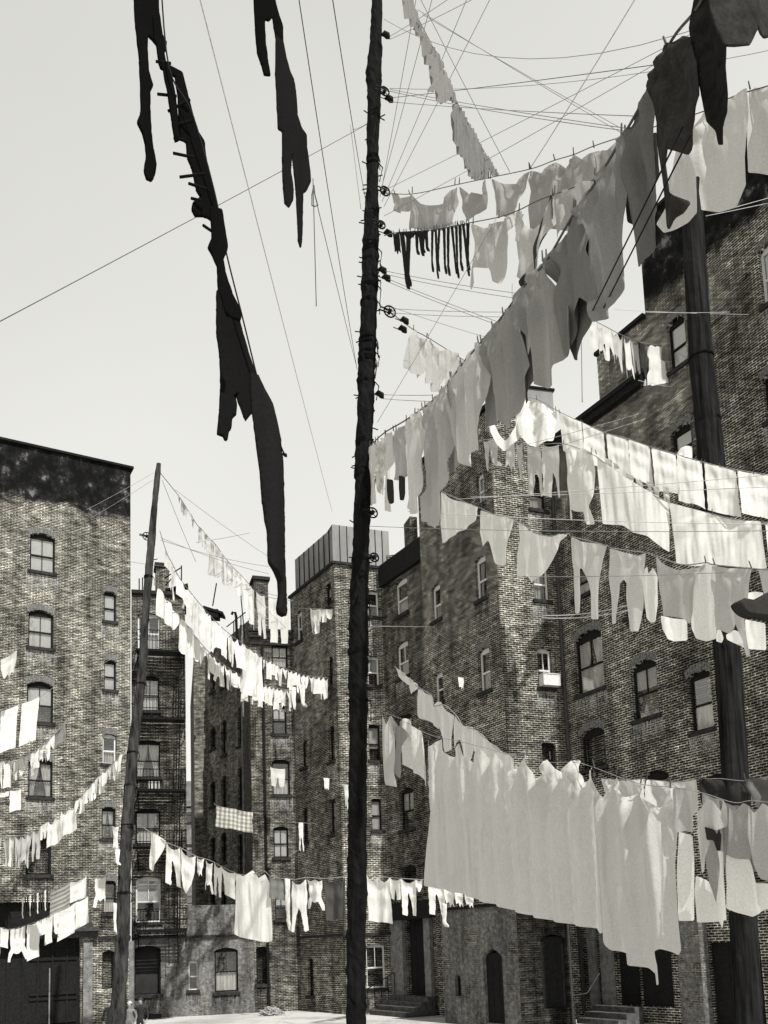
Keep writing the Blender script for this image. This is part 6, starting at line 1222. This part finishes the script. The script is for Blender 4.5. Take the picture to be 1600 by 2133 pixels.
# ------------------------------------------------------------------ thin wires over the sky
W_ = [
 (-20, 680, 9, 766, 258, 17, 'thin rope rising from the left edge to the tall pole', .02), (412, -20, 7, 692, 1066, 38, 'thin pale wire falling from the top centre left to the sheet metal shed', .05), (620, -20, 7, 744, 770, 17, 'straight wire from the top edge to the middle of the tall pole', .1),
 (690, -20, 7, 766, 440, 17, 'straight wire close left of the tall pole, from the top edge', .1), (652, 390, 8.8, 742, 760, 17, 'wire from the looped knot down to the tall pole', .02), (735, 270, 16, 766, 256, 17, 'short splayed cord at the crossing left of the tall pole', .02), (730, 260, 16.4, 752, 436, 16.9, 'second cord running down the left of the tall pole', .02),
 (812, 184, 16.7, 1650, 95, 12, 'wire fanning right from the topmost pulley, upper', .25), (812, 204, 16.7, 1400, 130, 10, 'dark wire from the topmost pulley to the mottled coat', .02), (812, 186, 16.7, 1310, 268, 11, 'wire from the topmost pulley down to the sheets, upper', .03), (812, 190, 16.7, 1300, 272, 11, 'wire from the topmost pulley down to the sheets, middle', .05), (812, 212, 16.7, 1330, 242, 11, 'wire from the topmost pulley down to the sheets, lower', .03),
 (800, 40, 16.7, 1650, -20, 9, 'wire sagging across the top right of the sky', .9), (812, 76, 16.7, 960, -20, 12, 'wire from the high iron block to the top edge', .02), (812, 82, 16.7, 1020, -20, 12, 'second wire from the high iron block to the top edge', .02),
 (810, 392, 16.7, 1460, 60, 10, 'long wire from the sheets pulley rising to the mottled coat', .02), (800, 450, 16.8, 1440, 90, 10, 'long wire below it rising to the mottled coat', .03), (795, 390, 16.8, 905, -20, 12, 'steep wire rising from the sheets pulley, first of four', .02), (792, 410, 16.8, 870, -20, 12, 'steep wire rising from the sheets pulley, second of four', .02), (796, 420, 16.8, 980, -20, 12, 'steep wire rising from the sheets pulley, third of four', .02), (800, 430, 16.8, 1030, -20, 12, 'steep wire rising from the sheets pulley, last of four', .02),
 (1105, 350, 14, 1334, -20, 9, 'wide pale wire rising right of the steep garment line', .02), (870, 20, 12, 1300, 280, 12, 'wire crossing from the top garments down to the tablecloth', .02), (880, 30, 12, 1290, 265, 12, 'second wire crossing down to the tablecloth', .02), (872, -10, 11, 1062, 358, 13, 'wire beside the steep garment line on its right', .02),
 (797, 563, 16.8, 1085, 612, 15, 'fine wire under the stocking toes, top one', .03), (797, 570, 16.8, 1080, 622, 15, 'fine wire under the stocking toes, second one', .03), (806, 580, 16.8, 1050, 675, 15, 'fine wire under the stocking toes, slanting down', .02), (806, 586, 16.8, 1045, 680, 15, 'fine wire under the stocking toes, lowest', .02),
 (818, 643, 16.7, 1055, 650, 16, 'level wire from the largest pulley, upper', .02), (818, 652, 16.7, 1050, 660, 16, 'level wire from the largest pulley, lower', .02), (818, 640, 16.7, 1012, 702, 18, 'wire from the largest pulley slanting behind the tied sheet', .02), (1045, 436, 13, 786, 880, 15, 'long diagonal wire crossing the gauzy slip', .02),
 (794, 822, 16.8, 900, 823, 20, 'fine level wire at the iron cleat, upper', .01), (794, 830, 16.8, 896, 836, 20, 'fine level wire at the iron cleat, lower', .01), (1067, 590, 18, 1067, 660, 18, 'thin vertical cord beside the patched shirt', 0),
 (850, 1065, 15, 1650, 1092, 12, 'pale wire crossing the grey row at pole pulley height', .05), (770, 1096, 16, 1650, 1105, 12, 'second level wire crossing the grey row', .05), (1020, 1200, 15, 1650, 1185, 12, 'fine wire crossing the hems of the drawers row', .05), (980, 1035, 18, 1650, 1012, 13, 'pale wire rising over the huge white sheets', .02), (950, 1040, 18, 1650, 985, 13, 'second pale wire rising over the huge white sheets', .02), (1080, 930, 18, 1330, 862, 19, 'thin wire crossing the upper white sheets', .02), (1090, 950, 18, 1345, 872, 19, 'twin thin wire crossing the upper white sheets', .02),
 (1330, 792, 20, 1400, 806, 24, 'pale wire between the window washing and the brick', .02), (1340, 650, 22, 1520, 650, 23, 'pale wire looped round the grey mast', .02), (1280, 645, 21, 1560, 655, 24, 'second pale wire reaching the grey mast', .02), (1470, 450, 20, 1650, 412, 23, 'pale taut wire before the tarred parapet', .01), (1500, 440, 20, 1650, 398, 23, 'upper pale taut wire before the tarred parapet', .01),
 (338, 1000, 26, 408, 1170, 30, 'line stretched down from the leaning mast top, nearer', .05), (335, 1120, 26, 560, 1195, 34, 'wire from the leaning mast behind the longest black stocking', .1), (335, 1125, 26, 560, 1180, 34, 'second wire from the leaning mast behind the longest black stocking', .1), (408, 1130, 32, 520, 1110, 34, 'faint wire left of the longest black stocking', .02),
 (365, 1020, 28, 560, 1160, 34, 'faint wire slanting over the mast top garments', .05), (470, 1180, 34, 608, 1320, 38, 'wire slanting down to the rear roofs', .05), (272, 1170, 34, 365, 1182, 34, 'roof wire left of the small chimney', .02), (555, 1235, 38, 612, 1250, 40, 'roof wire between the chimney and the stepped tower', .01),
 (188, 1080, 30, 318, 1000, 26.2, 'pair of ropes over the tarred parapet, lower', .02), (180, 1062, 30, 320, 985, 26.2, 'pair of ropes over the tarred parapet, upper', .02), (100, 1370, 30, 296, 1322, 26.2, 'rope from the mast across the brick at left', .1), (0, 1345, 29, 40, 1290, 30, 'rope at the left edge beside the second window', .0), (160, 1410, 31, 290, 1330, 26.2, 'second rope from the mast across the brick at left', .1),
 (1195, 655, 20, 1260, 662, 21, 'slack end of the window washing line', .0), (748, 1304, 17, 905, 1306, 32, 'level pole stay tied to the recess wall', .0)]
for (a, b, Y0, c, d, Y1, t, sg) in W_:
    pale = 'pale' in t or 'brick' in t or 'parapet' in t; near_ = (Y0 + Y1) / 2
    wire(a, b, Y0, c, d, Y1, t, sg, r=.003 + .00016 * near_ + (.003 if 'wide' in t or 'stay' in t else 0), mat='rope_pale' if pale else ('rope_mid' if 'dark' not in t and 'straight' not in t and 'thin rope' not in t else 'rope'))
# ================================================================== fire escape
FE = thing('fire_escape', 'black iron fire escape zigzagging down the tenement behind the leaning mast', 'fire escape', PB.pt(SB(335), 0, .5))
fx0, fx1 = SB(287), SB(386); fz = [PB.hit(335, y)[1] for y in (1368, 1506, 1652, 1778, 1938)]
for i, z in enumerate(fz):
    mb = MB()
    for k in range(8): mb.pbox(PB, fx0, fx1, z, z + .03, .06 + k * .12, .06 + k * .12 + .07)
    mb.pbox(PB, fx0, fx1, z - .09, z - .002, .98, 1.03); mb.pbox(PB, fx0, fx0 + .05, z - .09, z - .002, .04, .978); mb.pbox(PB, fx1 - .05, fx1, z - .09, z - .002, .04, .978)
    for s_ in (fx0 + .03, fx1 - .03): mb.tube([PB.pt(s_, z - .06, .9), PB.pt(s_, z - .75, .04)], .025, 5)
    mb.build('platform', MT['iron'], FE)
    mb = MB()
    for h in (.42, .88): mb.tube([PB.pt(fx0, z + h, .05), PB.pt(fx0, z + h, 1.0), PB.pt(fx1, z + h, 1.0), PB.pt(fx1, z + h, .05)], .02, 5)
    nb = 15
    for k in range(nb + 1):
        s_ = fx0 + (fx1 - fx0) * k / nb; mb.tube([PB.pt(s_, z, 1.0), PB.pt(s_, z + .88, 1.0)], .010, 4)
    mb.build('railing', MT['iron'], FE)
    if i < 4:
        mb = MB(); zl = fz[i + 1]
        for o_ in (.35, .72):
            mb.tube([PB.pt(SB(371), zl, o_), PB.pt(SB(377), z + .9, o_)], .028, 5)
        for k in range(12):
            u = k / 12; mb.tube([PB.pt(SB(371) + (SB(377) - SB(371)) * u, zl + (z + .9 - zl) * u, .35), PB.pt(SB(371) + (SB(377) - SB(371)) * u, zl + (z + .9 - zl) * u, .72)], .014, 4)
        mb.build('ladder', MT['iron'], FE)
mb = MB(); zl = PB.hit(360, 2010)[1]
for a in (350, 368): mb.tube([PB.pt(SB(a), zl, .45), PB.pt(SB(a), fz[4] + 2.4, .45)], .022, 5)
for k in range(11): zz = zl + .1 + k * .38; mb.tube([PB.pt(SB(350), zz, .45), PB.pt(SB(368), zz, .45)], .014, 4)
mb.build('drop_ladder', MT['iron'], FE)
q = PB.pt(SB(320), fz[2] + .03, .75); cr = thing('crate', 'small pale crate standing on the fire escape below the parted curtains', 'crate', q)
mb = MB(); mb.pbox(PB, SB(311), SB(333), fz[2] + .04, fz[2] + .36, .6, .9); mb.build('crate_body', MT['wood_white'], cr)
mb = MB()
for k in range(3): s_ = SB(311) + (SB(333) - SB(311)) * (k + .5) / 3; mb.pbox(PB, s_ - .03, s_ + .03, fz[2] + .04, fz[2] + .36, .902, .92)
mb.build('batten', MT['wood_dark'], cr)
# ================================================================== roof clutter
def chimney(px, yt, yb, w, Y, label, mat, cap=True, name='chimney', dep=.8):
    a = P(px, yb, Y); b_ = P(px, yt, Y); r = thing(name, label, 'chimney', (a.x, a.y, a.z)); W2 = w / ppm(a) / 2
    d = Vector((.95, .3, 0)) * (2 * W2); e = Vector((-.3, .95, 0)) * dep
    mb = MB(); mb.box(Vector((a.x, a.y, a.z)) - d / 2, d, e, (0, 0, b_.z - a.z)); mb.build('stack', mat, r)
    if cap:
        mb = MB(); mb.box(Vector((a.x, a.y, b_.z + .003)) - d * .62 - e * .12, d * 1.24, e * 1.24, (0, 0, .16)); mb.build('cap', MT['sill'], r)
        mb = MB(); c0 = Vector((a.x, a.y, b_.z + .16)) + e * .5
        for u in (-.25, .25): mb.tube([c0 + d * u, c0 + d * u + Vector((0, 0, .02))], .13, 8)
        mb.build('flue', MT['roof'], r)
    return r
chimney(339, 1180, 1250, 26, 43, 'brick chimney on the fire escape tenement roof', MT['brickB'])
chimney(546, 1208, 1330, 30, 42.5, 'tall capped brick chimney left of the longest stocking tip', MT['brickB'])
chimney(866, 1076, 1195, 16, 36.4, 'narrow dark chimney at the left shoulder of the corner tower', MT['brickD'], cap=False)
bh = thing('roof_bulkhead', 'black slanted rooftop hatch on the fire escape tenement', 'rooftop hatch', PB.pt(SB(368), zBt, -2))
mb = MB(); a = P(352, 1262, 41); mb.box(a, (.75, .2, 0), (-.2, 1, 0), (0, 0, .7)); mb.box(a + Vector((-.15, -.1, .71)), (1.0, .3, .35), (-.2, 1.2, 0), (0, 0, .1)); mb.build('hatch', MT['iron'], bh)
mb = MB()
for (xa, ya, xb, yb_) in ((360, 1255, 360, 1200), (378, 1262, 378, 1178), (342, 1205, 378, 1182), (345, 1220, 362, 1200), (290, 1250, 290, 1205), (296, 1250, 297, 1203)): mb.tube([P(xa, ya, 41), P(xb, yb_, 41)], .03, 5)
mb.build('roof_frame', MT['iron'], bh)
vt = thing('roof_vent', 'dark sloping vent cap between the rear roofs', 'roof vent', P(440, 1285, 46)); mb = MB(); a = P(434, 1285, 46); mb.box(a, (.5, .1, 0), (0, .6, 0), (0, 0, .45)); mb.box(a + Vector((-.25, -.1, .46)), (1.0, .2, -.3), (0, .8, 0), (0, 0, .14)); mb.build('hood', MT['iron'], vt)
mb = MB(); mb.tube([P(443, 1262, 46), P(451, 1215, 46)], .035, 5); mb.build('rod', MT['iron'], vt)
pp = thing('vent_pipe', 'hooked black vent pipe with railing beside the tall capped chimney', 'vent pipe', P(493, 1330, 44)); mb = MB()
mb.tube([P(494, 1335, 44), P(492, 1284, 44), P(490, 1276, 44), P(485, 1275, 44), P(483, 1280, 44)], .07, 7); mb.build('pipe', MT['iron'], pp)
mb = MB()
for (xa, ya, xb, yb_) in ((472, 1306, 512, 1275), (487, 1325, 487, 1296), (502, 1325, 502, 1284), (510, 1330, 498, 1200)): mb.tube([P(xa, ya, 44), P(xb, yb_, 44)], .03, 5)
mb.build('railing', MT['iron'], pp)
# plank leaning by the mast, rubbish heap, low steps
mb = MB(); q = P(268, 1960, 30); mb.box((q.x, q.y, 0), (.16, 0, 0), (0, .1, 0), (0, 0, q.z)); o = mb.build('plank_post', MT['stone']); tag(o, 'pale upright plank standing just behind the leaning mast', 'post')
rnd = random.Random(5); mb = MB(); c0 = P(566, 2103, 38.6); c0.z = 0
bm = bmesh.new(); bmesh.ops.create_icosphere(bm, subdivisions=4, radius=.5)
for v in bm.verts:
    q = v.co.copy(); k = .8 + .5 * noise.noise(q * 5) + .45 * noise.noise(q * 16); v.co = Vector((q.x * 1.1 * k, q.y * .6 * k, max(0, q.z * .62 * k + .05)))
bm.faces.ensure_lookup_table()
for f in bm.faces: mb.face([v.co + c0 for v in f.verts])
bm.free()
o = mb.build('rubbish_heap', MT['heap'] if 'heap' in MT else simple('crumpled_paper', .24, .9, .6, 9)); tag(o, 'small pale rubbish heap on the ground below the sooty inner corner', 'rubbish')
mb = MB(); mb.pbox(PB, SB(298), SB(334), 0, .16, .003, .6); o = mb.build('doorstep', MT['sill']); tag(o, 'low dark doorstep under the black window behind the children', 'doorstep')
# curb strip at wall feet
# window washing frame cloth
hang(Line([(562, 1598), (600, 1602)], 39.4, 39.5), 563, 594, 'drawers', 40, .7, 'pale drawers drying in the third window of the sooty corner bay')
# ================================================================== people
def skin_fig(px, py_top, Y, Hh, label, cols, pose, face=-1):
    """cols: (skin, top, legs, hair); a figure of height Hh standing on the ground"""
    b = P(px, py_top, Y); bx, by = b.x, Y; k = Hh / 1.7
    root = thing('person', label, 'person', (bx, by, 0), 'children standing by the leaning mast')
    J = {'pel': (0, 0, .90), 'wst': (0, 0, 1.05), 'chs': (0, 0, 1.28), 'nck': (0, 0, 1.45), 'hd0': (0, -.01, 1.52), 'hd1': (0, -.02, 1.60), 'hd2': (0, 0, 1.68),
         'nose': (0, -.105, 1.585),
         'lh': (-.10, 0, .86), 'lk': (-.11, -.02, .47), 'la': (-.12, .02, .08), 'lt': (-.13, -.14, .03), 'rh': (.10, 0, .86), 'rk': (.12, -.03, .47), 'ra': (.13, .02, .08), 'rt': (.15, -.14, .03),
         'ls': (-.19, 0, 1.38), 'le': (-.27, .03, 1.12), 'lw': (-.22, -.10, .93), 'lf': (-.20, -.14, .85), 'rs': (.19, 0, 1.38), 're': (.28, .03, 1.12), 'rw': (.24, -.08, .90), 'rf': (.23, -.12, .82),
         'l1': (-.175, -.17, .80), 'l2': (-.20, -.18, .79), 'l3': (-.225, -.16, .80), 'lth': (-.17, -.14, .85), 'r1': (.205, -.15, .77), 'r2': (.23, -.16, .76), 'r3': (.255, -.14, .77), 'rth': (.195, -.12, .82)}
    J.update(pose)
    R_ = dict(pel=.145, wst=.13, chs=.155, nck=.055, hd0=.075, hd1=.098, hd2=.075, nose=.02, lh=.09, lk=.062, la=.045, lt=.035, rh=.09, rk=.062, ra=.045, rt=.035, ls=.065, le=.048, lw=.032, lf=.034, rs=.065, re=.048, rw=.032, rf=.034, l1=.011, l2=.012, l3=.011, lth=.012, r1=.011, r2=.012, r3=.011, rth=.012)
    E = [('pel', 'wst'), ('wst', 'chs'), ('chs', 'nck'), ('nck', 'hd0'), ('hd0', 'hd1'), ('hd1', 'hd2'), ('hd1', 'nose'), ('pel', 'lh'), ('lh', 'lk'), ('lk', 'la'), ('la', 'lt'), ('pel', 'rh'), ('rh', 'rk'), ('rk', 'ra'), ('ra', 'rt'), ('chs', 'ls'), ('ls', 'le'), ('le', 'lw'), ('lw', 'lf'), ('chs', 'rs'), ('rs', 're'), ('re', 'rw'), ('rw', 'rf'),
         ('lf', 'l1'), ('lf', 'l2'), ('lf', 'l3'), ('lf', 'lth'), ('rf', 'r1'), ('rf', 'r2'), ('rf', 'r3'), ('rf', 'rth')]
    names = list(J); idx = {a: i for i, a in enumerate(names)}
    me = bpy.data.meshes.new('body'); me.from_pydata([tuple(c * k for c in J[a]) for a in names], [(idx[a], idx[b_]) for a, b_ in E], [])
    tmp = bpy.data.objects.new('tmp', me); COL.objects.link(tmp); sk = tmp.modifiers.new('s', 'SKIN')
    for a in names:
        v = me.skin_vertices[0].data[idx[a]]; r = R_[a] * k; v.radius = (r, r * (.72 if a in ('pel', 'wst', 'chs') else 1)); v.use_root = a == 'pel'
    ss = tmp.modifiers.new('u', 'SUBSURF'); ss.levels = 1; ss.render_levels = 1
    dg = bpy.context.evaluated_depsgraph_get(); ev = tmp.evaluated_get(dg); m2_ = bpy.data.meshes.new_from_object(ev); bpy.data.objects.remove(tmp)
    o = bpy.data.objects.new('body', m2_); COL.objects.link(o); place(o, (bx, by, 0), root)
    m2_.materials.clear()
    for v in cols[:3]: m2_.materials.append(v)
    for p in m2_.polygons:
        c = p.center / k; sk_ = c.z > 1.475 or (abs(c.x) > .14 and c.z < .93 and c.y < -.03 and c.z > .7)
        p.material_index = 0 if sk_ else (2 if c.z < .93 else 1); p.use_smooth = True
    # hair cap
    bm = bmesh.new(); bmesh.ops.create_icosphere(bm, subdivisions=2, radius=.112 * k)
    for v in bm.verts: v.co = Vector((v.co.x * .95, v.co.y * 1.05 + .02 * k, v.co.z * 1.0 + 1.635 * k)) + Vector((0, 0, .006 * noise.noise(v.co * 40)))
    bmesh.ops.delete(bm, geom=[v for v in bm.verts if v.co.z < 1.60 * k and v.co.y < .03 * k], context='VERTS')
    mh = bpy.data.meshes.new('hair'); bm.to_mesh(mh); bm.free(); mh.materials.append(cols[3]); h = bpy.data.objects.new('hair', mh); COL.objects.link(h); place(h, (bx, by, 0), root)
    return root
skn = simple('skin', .26, .6, .1, 10); c1 = simple('grey_flannel', .16, .9, .3, 12); c2 = simple('grey_trousers', .13, .9, .3, 12); dk = simple('dark_wool', .02, .9, .3, 12); hr = simple('light_hair', .40, .8, .4, 20); hd = simple('dark_hair', .03, .8, .4, 20)
skin_fig(270, 2087, 28.3, 1.28, 'child in a belted grey jacket with fair hair, standing right of the mast', (skn, c1, c2, hr), {})
skin_fig(293, 2080, 28.6, 1.36, 'child in black clothes turned away at the far right of the group', (skn, dk, dk, hd), {'lw': (-.20, .02, .95), 'rw': (.26, .02, .92), 'rk': (.10, -.06, .48)})
skin_fig(229, 2083, 28.5, 1.32, 'child in dark clothes half hidden by the left side of the mast', (skn, dk, dk, hd), {})
